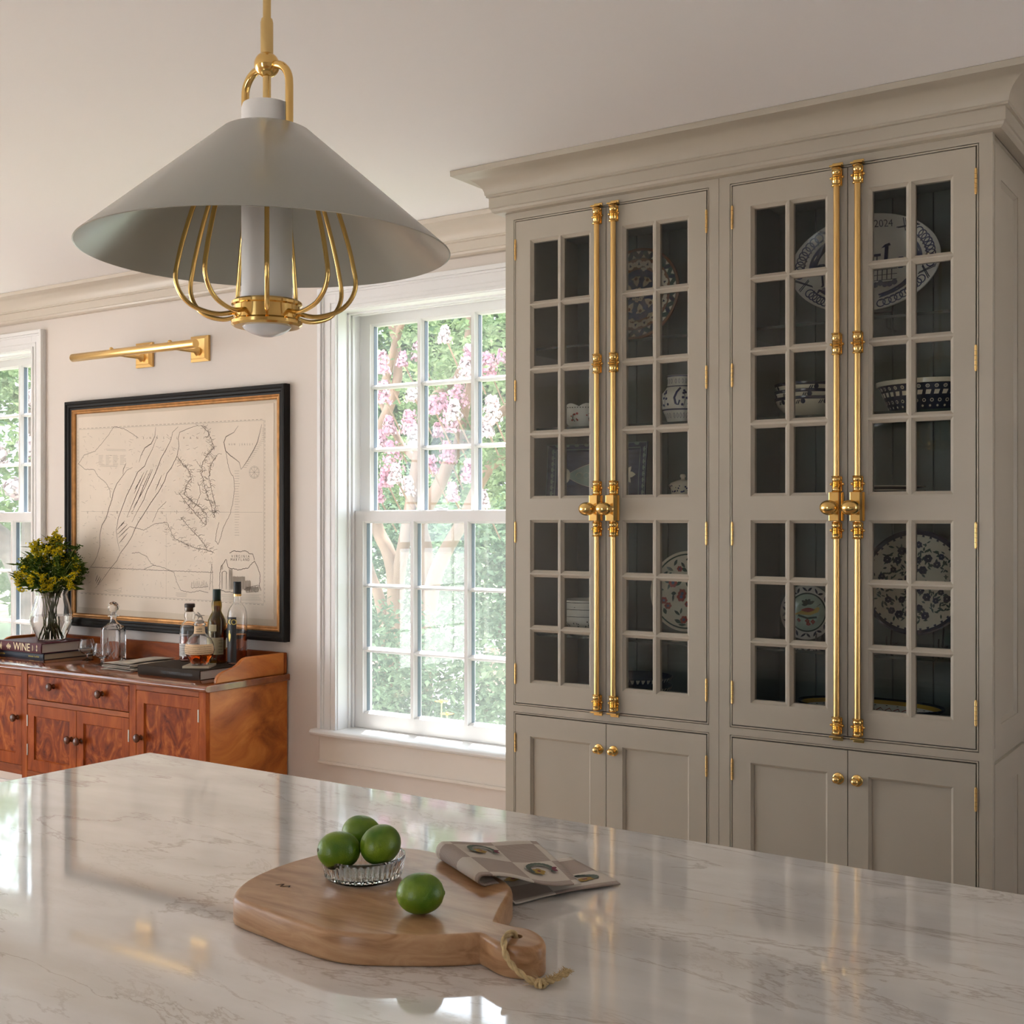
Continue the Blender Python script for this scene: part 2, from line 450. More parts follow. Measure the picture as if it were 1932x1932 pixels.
# ------------------------------------------------------------------ the two sash windows
def sash_window(name, hole, lockx=None):
    a, b, z0, z1 = hole
    root = bpy.data.objects.new(name, None); COL.objects.link(root)
    root['_world'] = 1; root['kind'] = 'structure'
    root.location = ((a + b) / 2, YW, z0)
    c = 0.095
    def frame3(w0, w1, y0, y1, down=z0 - 0.02):        # casing strip between offsets w0..w1 from the jamb
        mb = MB()
        mb.box(a - w1, a - w0, y0, y1, down, z1 + w1); mb.box(b + w0, b + w1, y0, y1, down, z1 + w1); mb.box(a - w0, b + w0, y0, y1, z1 + w0, z1 + w1)
        return mb
    mb = frame3(0.0, c, YW - 0.016, YW)
    for q in (frame3(c - 0.018, c, YW - 0.030, YW - 0.016), frame3(c - 0.028, c - 0.018, YW - 0.022, YW - 0.016), frame3(0.0, 0.014, YW - 0.022, YW - 0.016), frame3(0.030, 0.036, YW - 0.019, YW - 0.016)):
        mb.add(q.v, q.f)
    mb.obj('casing', M['trim'], root, bevel=0.003)
    mb = MB()                                           # jamb lining with stops
    mb.box(a - 0.01, a + 0.004, YW - 0.01, YW + WT + 0.010, z0, z1); mb.box(b - 0.004, b + 0.01, YW - 0.01, YW + WT + 0.010, z0, z1); mb.box(a, b, YW - 0.01, YW + WT + 0.010, z1 - 0.004, z1 + 0.01)
    for y, t in ((YW + 0.050, 0.012), (YW + 0.070, 0.016), (YW + 0.128, 0.007)):
        mb.box(a, a + t, y, y + 0.012, z0, z1); mb.box(b - t, b, y, y + 0.012, z0, z1); mb.box(a, b, y, y + 0.012, z1 - t, z1)
    mb.box(a, b, YW + 0.02, YW + WT + 0.06, z0 - 0.03, z0)
    mb.obj('jamb', M['trim'], root, bevel=0.002)
    mb = MB()                                           # outside casing
    mb.box(a - 0.11, a + 0.006, YW + WT, YW + WT + 0.02, z0 - 0.05, z1 + 0.1); mb.box(b - 0.006, b + 0.11, YW + WT, YW + WT + 0.02, z0 - 0.05, z1 + 0.1); mb.box(a, b, YW + WT, YW + WT + 0.02, z1 - 0.005, z1 + 0.1)
    mb.obj('outer_casing', M['trim'], root)
    mb = MB()                                           # rounded stool
    prof = [(YW + 0.086, z0 - 0.022), (YW - 0.046, z0 - 0.022), (YW - 0.053, z0 - 0.018), (YW - 0.056, z0 - 0.010), (YW - 0.053, z0 - 0.002), (YW - 0.046, z0 + 0.002), (YW + 0.086, z0 + 0.004)]
    mb.prism(prof, 'X', a - c - 0.02, b + c + 0.02)
    mb.obj('stool', M['trim'], root, smooth=40)
    mb = MB()
    mb.box(a - c, b + c, YW - 0.018, YW, z0 - 0.135, z0 - 0.022).box(a - c, b + c, YW - 0.026, YW, z0 - 0.142, z0 - 0.128)
    mb.obj('apron', M['wall_trim'], root, bevel=0.003)
    st = 0.068
    gx = a + st
    pw, pitch = 0.2362, 0.271
    cols = [(gx + i * pitch, gx + i * pitch + pw) for i in range(3)]
    def sash(nm, y, rows, zb, zt):
        holes = [(x0, x1, r0, r1) for x0, x1 in cols for r0, r1 in rows]
        s = MB().openings(a + 0.003, b - 0.003, zb, zt, holes, 0.009, y, y + 0.040, 0.003, 0.010).obj(nm, M['trim'], root)
        sp = MB()
        for x0, x1, r0, r1 in holes:
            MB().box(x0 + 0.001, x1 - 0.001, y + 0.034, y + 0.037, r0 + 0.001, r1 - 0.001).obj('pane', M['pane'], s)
            sp.box(x0 + 0.0002, x0 + 0.0016, y + 0.0145, y + 0.0339, r0, r1).box(x1 - 0.0016, x1 - 0.0002, y + 0.0145, y + 0.0339, r0, r1)
        sp.obj('glazing_spacer', M['spacer'], s)
        return s
    sash('upper_sash', YW + 0.130, [(2.085, 2.333), (1.8205, 2.067), (1.556, 1.803)], 1.508, z1 - 0.006)
    lo = sash('lower_sash', YW + 0.084, [(1.2476, 1.5016), (0.9825, 1.2319), (0.715, 0.9609)], z0 + 0.005, 1.553)
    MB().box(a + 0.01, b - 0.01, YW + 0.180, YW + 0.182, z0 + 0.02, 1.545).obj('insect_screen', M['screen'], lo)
    xm = (a + b) / 2
    lk = MB().lathe([(0.001, 0), (0.020, 0), (0.022, 0.004), (0.018, 0.010), (0.001, 0.012)], (xm + 0.0, YW + 0.108, 1.553), 'Z', 20, 1.3, 0.8)
    lk.box(xm - 0.03, xm - 0.005, YW + 0.10, YW + 0.112, 1.557, 1.565)
    lk.obj('sash_lock', M['lock'], root, smooth=40)
    return root
M['wall_trim'] = P('apron_paint', (0.72, 0.67, 0.61), 0.45)
M['lock'] = P('sash_lock_metal', (0.55, 0.57, 0.60), 0.35, 0.4)
sash_window('window_1', W1)['label'] = 'white sash window with small panes beside the china cabinets'
sash_window('window_2', W2)['label'] = 'white sash window at the left edge behind the flowers'

# ------------------------------------------------------------------ china cabinets
ROWS = [(2.2316, 2.423), (2.0197, 2.2091), (1.8085, 1.9964), (1.5948, 1.7841), (1.3526, 1.5075), (1.1727, 1.33), (0.9923, 1.1506)]
DT, DBt = 2.4993, 0.9140                  # upper doors top and bottom
LT, LB = 0.8770, 0.1300                   # lower doors top and bottom
DTH = 0.022

def screw_lugs(mb, x, z):
    for s in (-1, 1):
        mb.ball((x + s * 0.0165, YC - 0.009, z), 0.0042, 10, 6)

def collar(mb, x, z0, z1, lug=True):
    """turned brass guide between heights z0<z1"""
    h = z1 - z0
    prof = [(0.0095, 0), (0.0135, 0.02), (0.0145, 0.06), (0.0120, 0.10), (0.0112, 0.16), (0.0124, 0.22), (0.0132, 0.30), (0.0112, 0.34), (0.0138, 0.39), (0.0112, 0.44), (0.0140, 0.50), (0.0112, 0.56), (0.0134, 0.61), (0.0112, 0.66), (0.0128, 0.72), (0.0134, 0.80), (0.0118, 0.88), (0.0145, 0.94), (0.0135, 0.98), (0.0095, 1.0)]
    mb.lathe([(r, t * h) for r, t in prof], (x, YC - 0.0125, z0), 'Z', 18)
    mb.box(x - 0.013, x + 0.013, YC - 0.005, YC, z0 + 0.05 * h, z1 - 0.05 * h)
    if lug: screw_lugs(mb, x, z0 + 0.5 * h)

def build_unit(x0, x1, da, dm, db, label, ends):
    r = thing('china_cabinet', label, 'cabinet', ((x0 + x1) / 2, YC, 0), 'built-in china cabinets')
    zt = CE - 0.134
    # face frame with sunk beads
    be = 0.0075
    holes = [(da - be, db + be, DBt - be, DT + be), (da - be, db + be, LB - be, LT + be)]
    MB().openings(x0, x1, 0.0, zt, holes, 0.0, YC, YC + 0.022, 0.0, 0.0).obj('face_frame', M['cab'], r)
    mb = MB()
    for a, b, c, d in holes:
        g, w = 0.0013, 0.0048
        a, b, c, d = a + g, b - g, c + g, d - g
        mb.box(a, a + w, YC, YC + 0.02, c, d).box(b - w, b, YC, YC + 0.02, c, d).box(a, b, YC, YC + 0.02, c, c + w).box(a, b, YC, YC + 0.02, d - w, d)
    mb.obj('bead', M['cab'], r, bevel=0.0022)
    # carcass
    MB().box(x0 + (0.0 if 'L' in ends else 0.0), x0 + 0.018, YC + 0.022, YW - 0.002, 0.0, zt).obj('side_panel', M['cab_in' if 'L' not in ends else 'cab'], r)
    if 'R' not in ends:
        MB().box(x1 - 0.018, x1 - 0.0005, YC + 0.022, YW - 0.002, 0.0, zt).obj('side_panel', M['cab_in'], r)
    else:
        MB().box(x1 - 0.030, x1 - 0.018, YC + 0.022, YW - 0.002, 0.0, zt).obj('side_panel', M['cab_in'], r)
        sp = MB()                                        # outer end: two framed panels, facing +X
        y0, y1 = YC + 0.026, YW - 0.03
        for za, zb in ((0.9165, 2.5025), (0.02, 0.8735)):
            tmp = MB().openings(y0, y1, za, zb, [(y0 + 0.085, y1 - 0.115, za + 0.065, zb - 0.085)], 0.010, 0.0, 0.014, 0.002, 0.008)
            sp.add([(x1 - v[1], v[0], v[2]) for v in tmp.v], tmp.f)
        sp.obj('end_panel_frame', M['cab'], r)
        MB().box(x1 - 0.018, x1 - 0.010, YC + 0.022, YW - 0.002, 0.0, zt).obj('end_panel', M['cab'], r)
    nb = 6
    for k in range(nb):
        w = (x1 - x0 - 0.036) / nb
        MB().box(x0 + 0.018 + k * w + 0.0012, x0 + 0.018 + (k + 1) * w - 0.0012, YW - 0.022, YW - 0.008, 0.905, zt).obj('back_board', M['cab_in'], r, bevel=0.002)
    MB().box(x0 + 0.018, x1 - 0.018, YC + 0.023, YW - 0.023, zt - 0.02, zt).obj('top_board', M['cab_in'], r)
    MB().box(x0 + 0.018, x1 - 0.018, YC + 0.023, YW - 0.023, 0.886, 0.930).obj('base_board', M['cab_in'], r)
    MB().box(x0 + 0.02, x1 - 0.02, YW - 0.010, YW - 0.003, 0.0, zt).obj('back_lining', M['cab_in'], r)
    for zs in (2.078, 1.812, 1.548, 1.132):
        sh = MB().box(x0 + 0.020, x1 - (0.032 if 'R' in ends else 0.020), YC + 0.062, YW - 0.026, zs, zs + 0.008).obj('shelf', M['shelfglass'], r)
        MB().box(x0 + 0.020, x1 - (0.032 if 'R' in ends else 0.020), YC + 0.058, YC + 0.0615, zs, zs + 0.008).obj('shelf_edge', M['shelfedge'], sh)
    # doors
    for i, (a, b) in enumerate(((da, dm), (dm, db))):
        a += 0.0012; b -= 0.0012
        st = 0.0565; ex = 0.009
        cxm = (a + b) / 2
        cols = [(a + st + ex, cxm - 0.0035 - ex), (cxm + 0.0035 + ex, b - st - ex)]
        holes = [(p, q, c, d) for p, q in cols for c, d in ROWS]
        dr = MB().openings(a, b, DBt + 0.0015, DT - 0.0015, holes, ex, YC - 0.0005, YC + DTH, 0.0022, 0.007).obj('glazed_door', M['cab'], r)
        for p, q, c, d in holes:
            MB().box(p - 0.003, q + 0.003, YC + 0.012, YC + 0.015, c - 0.003, d + 0.003).obj('pane', M['cabpane'], dr)
        hx = a - 0.001 if i == 0 else b + 0.001
        for za, zb in ((2.375, 2.438), (1.911, 1.974), (1.445, 1.508), (0.979, 1.041)):
            hinge(hx, za, zb, dr)
        ld = MB().openings(a, b, LB + 0.0015, LT - 0.0015, [(a + st + 0.007, b - st - 0.007, LB + 0.09, LT - 0.075)], 0.007, YC - 0.0005, YC + 0.010, 0.002, 0.005)
        ld.box(a, b, YC + 0.010, YC + 0.018, LB + 0.0015, LT - 0.0015)
        ld = ld.obj('lower_door', M['cab'], r)
        for za, zb in ((0.755, 0.812), (0.20, 0.257)): hinge(hx, za, zb, ld)
        kx = dm + (-0.0265 if i == 0 else 0.0265)
        kn = MB()
        kn.lathe([(0.0005, 0.0), (0.0165, 0.0), (0.0165, -0.002), (0.0150, -0.0035), (0.0125, -0.004), (0.0125, -0.006), (0.0070, -0.007), (0.0058, -0.012), (0.0095, -0.016), (0.0108, -0.021), (0.0098, -0.026), (0.0060, -0.0295), (0.0005, -0.0305)], (kx, YC - 0.0005, 0.7945), 'Y', 24)
        kn.obj('knob', M['brass'], ld, smooth=50)
        # cremone bolt
        bx = dm + (-0.0278 if i == 0 else 0.0312)
        bolt = MB()
        yc = YC - 0.0125
        bolt.lathe([(0.0084, 0.0), (0.0084, 1.575)], (bx, yc, 0.922), 'Z', 20)
        bolt = bolt.obj('cremone_bolt', M['brass_satin'], r, smooth=40)
        for z0, z1 in ((2.4455, 2.4985), (1.9760, 2.0390), (1.5946, 1.6400), (1.4640, 1.5120), (0.9190, 0.9690)):
            c = MB(); collar(c, bx, z0, z1); c.obj('collar', M['brass'], bolt, smooth=50)
        lk = MB(); lk.box(bx - 0.0145, bx + 0.0145, YC - 0.036, YC - 0.001, 1.5135, 1.5945)
        lk.box(bx - 0.018, bx + 0.018, YC - 0.006, YC - 0.0006, 1.5135, 1.5945)
        lk.obj('lock_case', M['brass'], bolt, bevel=0.0018)
        e = MB()
        eg = [(0.0005, -0.0985), (0.007, -0.0972), (0.0145, -0.0930), (0.0192, -0.0855), (0.0210, -0.076), (0.0200, -0.066), (0.0168, -0.056), (0.0122, -0.049), (0.0085, -0.0455), (0.0090, -0.043), (0.0125, -0.040), (0.0135, -0.0365), (0.0005, -0.036)]
        e.lathe(eg, (bx, YC, 1.5510), 'Y', 28, 1.0, 1.22); e.obj('handle', M['brass'], bolt, smooth=60)
        for zc in (2.5030, 0.9125):
            k = MB(); k.box(bx - 0.017, bx + 0.017, YC - 0.024, YC - 0.0006, zc - 0.0025, zc + 0.0025)
            k.box(bx - 0.015, bx + 0.015, YC - 0.0035, YC - 0.0006, min(zc, zc + (0.012 if zc > 1 else -0.012)), max(zc, zc + (0.012 if zc > 1 else -0.012)))
            k.obj('keeper', M['brass'], bolt, bevel=0.001)
    return r

def hinge(x, z0, z1, parent):
    mb = MB()
    n = 5
    h = (z1 - z0) / n
    for k in range(n):
        mb.lathe([(0.0003, 0.0), (0.0036, 0.0006), (0.0036, h - 0.0006), (0.0003, h)], (x, YC - 0.002, z0 + k * h), 'Z', 10)
    for z, s in ((z0, -1), (z1, 1)): mb.ball((x, YC - 0.002, z + s * 0.001), 0.003, 8, 6)
    mb.obj('hinge', M['brass_satin'], parent, smooth=40)

build_unit(CXL, -1.4738, -2.1965, -1.8547, -1.5123, 'greige china cabinet unit nearer the window with brass bolts', 'L')
build_unit(-1.4726, CXR, -1.4305, -1.0860, -0.7443, 'greige china cabinet unit at the right with brass bolts', 'R')

# ------------------------------------------------------------------ island
IX0, IX1, IY0, IY1 = -2.492, 0.75, 0.60, 2.048
def rrect(x0, x1, y0, y1, r, z, n=4):
    out = []
    for cx, cy, a0 in ((x1 - r, y1 - r, 0), (x0 + r, y1 - r, 90), (x0 + r, y0 + r, 180), (x1 - r, y0 + r, 270)):
        for k in range(n + 1):
            a = math.radians(a0 + 90 * k / n)
            out.append((cx + r * math.cos(a), cy + r * math.sin(a), z))
    return out
def stone():
    m, nt, b = newmat('quartzite')
    L = nt.links
    tc = nt.nodes.new('ShaderNodeTexCoord')
    mp = nt.nodes.new('ShaderNodeMapping'); mp.inputs['Rotation'].default_value = (0, 0, math.radians(-24)); mp.inputs['Scale'].default_value = (0.8, 2.4, 1)
    L.new(tc.outputs['Object'], mp.inputs[0])
    def vein(scale, width, dist, seed):
        n = nt.nodes.new('ShaderNodeTexNoise'); n.noise_dimensions = '4D'; n.inputs['W'].default_value = seed
        n.inputs['Scale'].default_value = scale; n.inputs['Detail'].default_value = 9; n.inputs['Roughness'].default_value = 0.62; n.inputs['Distortion'].default_value = dist
        L.new(mp.outputs[0], n.inputs[0])
        s = nt.nodes.new('ShaderNodeMath'); s.operation = 'SUBTRACT'; s.inputs[1].default_value = 0.5; L.new(n.outputs[0], s.inputs[0])
        ab = nt.nodes.new('ShaderNodeMath'); ab.operation = 'ABSOLUTE'; L.new(s.outputs[0], ab.inputs[0])
        mr = nt.nodes.new('ShaderNodeMapRange'); mr.inputs[1].default_value = 0.0; mr.inputs[2].default_value = width; mr.inputs[3].default_value = 1.0; mr.inputs[4].default_value = 0.0
        L.new(ab.outputs[0], mr.inputs[0])
        return mr
    v1 = vein(1.5, 0.010, 0.9, 3.1); v2 = vein(3.5, 0.012, 0.6, 8.7)
    big = nt.nodes.new('ShaderNodeTexNoise'); big.inputs['Scale'].default_value = 1.3; big.inputs['Detail'].default_value = 3
    L.new(tc.outputs['Object'], big.inputs[0])
    gate = nt.nodes.new('ShaderNodeMapRange'); gate.inputs[1].default_value = 0.42; gate.inputs[2].default_value = 0.66
    L.new(big.outputs[0], gate.inputs[0])
    m1 = nt.nodes.new('ShaderNodeMath'); m1.operation = 'MULTIPLY'; L.new(v2.outputs[0], m1.inputs[0]); L.new(gate.outputs[0], m1.inputs[1])
    mx = nt.nodes.new('ShaderNodeMath'); mx.operation = 'MAXIMUM'; L.new(v1.outputs[0], mx.inputs[0]); L.new(m1.outputs[0], mx.inputs[1])
    m2 = nt.nodes.new('ShaderNodeMath'); m2.operation = 'MULTIPLY'; m2.inputs[1].default_value = 0.42; L.new(mx.outputs[0], m2.inputs[0])
    n = nt.nodes.new('ShaderNodeTexNoise'); n.inputs['Scale'].default_value = 5; n.inputs['Detail'].default_value = 7; L.new(mp.outputs[0], n.inputs[0])
    r = nt.nodes.new('ShaderNodeValToRGB')
    r.color_ramp.elements[0].position = 0.35; r.color_ramp.elements[0].color = (0.70, 0.675, 0.64, 1)
    r.color_ramp.elements[1].position = 0.65; r.color_ramp.elements[1].color = (0.81, 0.795, 0.77, 1)
    L.new(n.outputs[0], r.inputs[0])
    mc = nt.nodes.new('ShaderNodeMix'); mc.data_type = 'RGBA'
    L.new(m2.outputs[0], mc.inputs[0]); L.new(r.outputs[0], mc.inputs[6]); mc.inputs[7].default_value = (0.27, 0.175, 0.11, 1)
    L.new(mc.outputs[2], b.inputs['Base Color'])
    b.inputs['Roughness'].default_value = 0.06
    b.inputs['Specular IOR Level'].default_value = 0.6
    b.inputs['Coat Weight'].default_value = 0.5
    b.inputs['Coat Roughness'].default_value = 0.04
    return m
M['stone'] = stone()
ex = [(0.014, 0.878), (0.004, 0.882), (0.0, 0.890), (0.002, 0.898), (0.009, 0.9035), (0.013, 0.9045), (0.014, 0.907), (0.018, 0.915), (0.021, 0.9185), (0.024, 0.92), (0.0255, 0.92)]
o = 0.024
mb = MB().rings([rrect(IX0 - o + i, IX1 + o - i, IY0 - o + i, IY1 + o - i, max(0.003, 0.006 + (0.024 - i) * 0.3), z) for i, z in ex])
tag(mb.obj('countertop', M['stone'], smooth=35), 'polished pale quartzite island countertop with brown veins', 'countertop')
isl = thing('kitchen_island', 'blue-grey painted island base under the pale stone top', 'island', ((IX0 + IX1) / 2, (IY0 + IY1) / 2, 0))
bx0, bx1, by0, by1 = IX0 + 0.03, IX1 - 0.03, IY0 + 0.30, IY1 - 0.03
MB().box(bx0 + 0.02, bx1 - 0.02, by0 + 0.02, by1 - 0.02, 0.0, 0.878).obj('carcass', M['island'], isl)
N = 5
for side, (yf, sgn) in enumerate(((by1, 1), (by0, -1))):
    w = (bx1 - bx0) / N
    for k in range(N):
        a = bx0 + k * w
        t = MB().openings(a + 0.001, a + w - 0.001, 0.10, 0.876, [(a + 0.085, a + w - 0.085, 0.19, 0.775)], 0.010, 0.0, 0.018, 0.004, 0.006)
        mb = MB(); mb.add([(v[0], yf - sgn * v[1], v[2]) for v in t.v], t.f); mb.obj('side_frame', M['island'], isl)
w = (by1 - by0 - 0.04) / 2
for k in range(2):
    a = by0 + 0.02 + k * w
    t = MB().openings(a, a + w, 0.10, 0.876, [(a + 0.085, a + w - 0.085, 0.19, 0.775)], 0.010, 0.0, 0.018, 0.004, 0.006)
    mb = MB(); mb.add([(bx0 + v[1], v[0], v[2]) for v in t.v], t.f); mb.obj('end_frame', M['island'], isl)
MB().box(bx0 + 0.05, bx1 - 0.05, by0 + 0.05, by1 - 0.05, 0.0, 0.1).obj('plinth', M['island'], isl)

# ------------------------------------------------------------------ pendant lamp
M['shade'] = P('satin_grey_green_metal', (0.355, 0.36, 0.315), 0.30, 0.30, coat=0.7)
M['shade'].node_tree.nodes['Principled BSDF'].inputs['Coat Roughness'].default_value = 0.22
M['opal'] = P('opal_glass', (0.84, 0.82, 0.79), 0.35)
M['lens'] = P('frosted_lens', (0.75, 0.75, 0.76), 0.12)
PX, PY = -1.343, 1.327
pd = thing('pendant_lamp', 'grey-green cone pendant lamp with brass cage hanging over island', 'lamp', (PX, PY, 1.803))
def ring_profile(mb, prof, seg=48): mb.lathe(prof, (PX, PY, 0), 'Z', seg, cap=False); return mb
rt, rb_, zt, zb = 0.0673, 0.2815, 2.117, 1.930
t = 0.0022
prof = [(0.050, zt - 0.004), (rt - 0.004, zt), (rt, zt - 0.002), (rb_, zb + 0.0012), (rb_ + 0.0008, zb), (rb_ - 0.0012, zb - 0.0006), (rt - 0.002, zt - 0.006), (0.050, zt - 0.006), (0.050, zt - 0.004)]
ring_profile(MB(), prof, 96).obj('shade', M['shade'], pd, smooth=30)
mb = MB(); mb.lathe([(0.0062, 2.27), (0.0062, CE - 0.02)], (PX, PY, 0), 'Z', 20)
mb.lathe([(0.0095, 2.234), (0.0098, 2.236), (0.0098, 2.283), (0.0085, 2.289), (0.0065, 2.2895)], (PX, PY, 0), 'Z', 20)
mb.obj('rod', M['brass_pale'], pd, smooth=40)
MB().lathe([(0.001, CE - 0.026), (0.03, CE - 0.026), (0.055, CE - 0.018), (0.06, CE - 0.012), (0.06, CE - 0.0005)], (PX, PY, 0), 'Z', 32).obj('canopy', M['brass_pale'], pd, smooth=40)
MB().ball((PX, PY, 2.2185), 0.0195, 28, 16).obj('ball_joint', M['brass'], pd, smooth=60)
MB().lathe([(0.0062, 2.115), (0.0062, 2.205)], (PX, PY, 0), 'Z', 16).obj('stem', M['brass_pale'], pd, smooth=40)
# inverted-U hanger running from far left to near right
hd = Vector((math.cos(TH) * 0.80 + math.sin(TH) * 0.60, math.sin(TH) * 0.80 - math.cos(TH) * 0.60))
hr = 0.050
pts = []
for s in (-1, 1):
    leg = [(s * hr, z) for z in (2.10, 2.13, 2.16, 2.178)]
    arc = [(s * (hr - 0.034 + 0.034 * math.cos(a)), 2.181 + 0.034 * math.sin(a)) for a in [math.radians(q) for q in range(10, 91, 10)]] + [(s * 0.006, 2.2150)]
    P2 = leg + arc
    pts.append([(PX + hd.x * q, PY + hd.y * q, z) for q, z in P2])
for p in pts: MB().tube(p, 0.0062, 12).obj('hanger_arm', M['brass'], pd, smooth=60)
MB().lathe([(0.030, 1.850), (0.0385, 1.850), (0.0385, 2.150), (0.0365, 2.156), (0.030, 2.156)], (PX, PY, 0), 'Z', 40).obj('glass_tube', M['opal'], pd, smooth=40)
mb = MB(); mb.lathe([(0.040, 1.852), (0.0500, 1.855), (0.0540, 1.852), (0.0540, 1.848), (0.0505, 1.846), (0.0505, 1.826), (0.0540, 1.823), (0.0540, 1.818), (0.0500, 1.815), (0.040, 1.815)], (PX, PY, 0), 'Z', 48)
for k in range(9):
    a = math.radians(20 + 40 * k)
    mb.ball((PX + 0.051 * math.cos(a), PY + 0.051 * math.sin(a), 1.819), 0.0022, 8, 6)
mb.obj('cage_ring', M['brass'], pd, smooth=35)
MB().lathe([(0.0005, 1.8005), (0.012, 1.801), (0.024, 1.805), (0.034, 1.811), (0.0385, 1.817), (0.0385, 1.825), (0.0005, 1.825)], (PX, PY, 0), 'Z', 40).obj('lens', M['lens'], pd, smooth=40)
fa = math.atan2(-PY, -PX)                    # one wire points at the photographer
for k in range(9):
    a = fa + math.radians(40 * k)
    cage = [(0.066, 2.09), (0.092, 2.04), (0.112, 1.985), (0.1265, 1.935), (0.133, 1.905), (0.1360, 1.888), (0.1350, 1.872), (0.127, 1.855), (0.112, 1.841), (0.090, 1.833), (0.070, 1.831), (0.049, 1.8355)]
    P3 = catmull([(PX + r * math.cos(a), PY + r * math.sin(a), z) for r, z in cage], 3)
    MB().tube(P3, 0.0036, 8).obj('cage_wire', M['brass'], pd, smooth=60)

# ------------------------------------------------------------------ picture light
pl = thing('picture_light', 'brass picture light mounted on the wall above the map', 'lamp', (-4.45, YW, 2.277))
yr, zr = YW - 0.20, 2.2785
mb = MB(); mb.lathe([(0.0005, 0), (0.0175, 0.0005), (0.0185, 0.002), (0.0185, 0.312), (0.0190, 0.314), (0.0190, 0.846), (0.0185, 0.8485), (0.0005, 0.849)], (-4.8755, yr, zr), 'X', 32)
mb.obj('lamp_tube', M['brass_satin'], pl, smooth=40)
for xq in (-4.597, -4.215):
    p_ = MB(); s = 0.058
    p_.rings([[(xq - q, y, 2.292 - q), (xq + q, y, 2.292 - q), (xq + q, y, 2.292 + q), (xq - q, y, 2.292 + q)] for q, y in ((s, YW), (s, YW - 0.012), (s - 0.012, YW - 0.02), (s - 0.014, YW - 0.022))])
    bp = p_.obj('backplate', M['brass_satin'], pl)
    k = MB(); k.lathe([(0.020, -0.022), (0.021, -0.028), (0.014, -0.036), (0.0085, -0.045), (0.0085, -0.185)], (xq, YW, zr), 'Y', 20); k.obj('arm', M['brass_satin'], bp, smooth=40)
for xq in (-4.60, -4.20): MB().ball((xq, yr + 0.006, zr + 0.020), 0.010, 14, 8).obj('thumbscrew', M['brass_satin'], pl, smooth=50)

# ------------------------------------------------------------------ framed map
fm = thing('framed_map', 'old printed map in a black and gilt frame above the sideboard', 'picture', (-4.413, YW, 1.0))
fx0, fx1, fz0, fz1 = -5.166, -3.659, 0.993, 2.099
def mitre_frame(prof, x0, x1, z0, z1, y):
    """prof: (inset, depth towards the room)"""
    rings = []
    for i, d in prof:
        rings.append([(x0 + i, y - d, z0 + i), (x1 - i, y - d, z0 + i), (x1 - i, y - d, z1 - i), (x0 + i, y - d, z1 - i)])
    rings.append(rings[0])
    return MB().rings(rings, False, False)
YF = YW - 0.004
mitre_frame([(0, 0), (0, 0.030), (0.004, 0.034), (0.014, 0.035), (0.020, 0.030), (0.028, 0.028), (0.034, 0.022), (0.042, 0.020), (0.042, 0.0)], fx0, fx1, fz0, fz1, YF).obj('frame', M['black'], fm)
mitre_frame([(0.042, 0.012), (0.042, 0.021), (0.048, 0.0225), (0.053, 0.018), (0.059, 0.0185), (0.063, 0.014), (0.063, 0.010), (0.042, 0.012)], fx0, fx1, fz0, fz1, YF).obj('gilt_fillet', M['gilt'], fm)
M['linen'] = P('mount_linen', (0.60, 0.51, 0.40), 0.8, bump=0.05, bscale=300)
M['paper'] = P('old_paper', (0.72, 0.625, 0.52), 0.8, var=0.06, scale=3.0, bump=0.04, bscale=60)
M['ink'] = P('map_ink', (0.13, 0.105, 0.082), 0.8)
M['ink_soft'] = P('faded_map_ink', (0.26, 0.215, 0.17), 0.8)
MB().box(fx0 + 0.04, fx1 - 0.04, YF - 0.008, YF - 0.001, fz0 + 0.04, fz1 - 0.04).obj('mount', M['linen'], fm)
# paper with a slightly wavy deckle edge, corners measured on the wall plane
px0, px1, pz0, pz1 = -5.085, -3.745, 1.085, 2.020
edge = []
for (ax, az), (bx_, bz) in (((px0, pz0), (px1, pz0)), ((px1, pz0), (px1, pz1)), ((px1, pz1), (px0, pz1)), ((px0, pz1), (px0, pz0))):
    for k in range(24):
        u = k / 24
        w = 0.0022 * noise.noise(Vector((u * 9 + ax * 3, az * 5, 1.7)))
        edge.append((ax + (bx_ - ax) * u + (w if az != bz else 0), az + (bz - az) * u + (w if ax != bx_ else 0)))
YP = YF - 0.0095
MB().prism(edge, 'Y', YF - 0.0078, YP).obj('paper', M['paper'], fm)
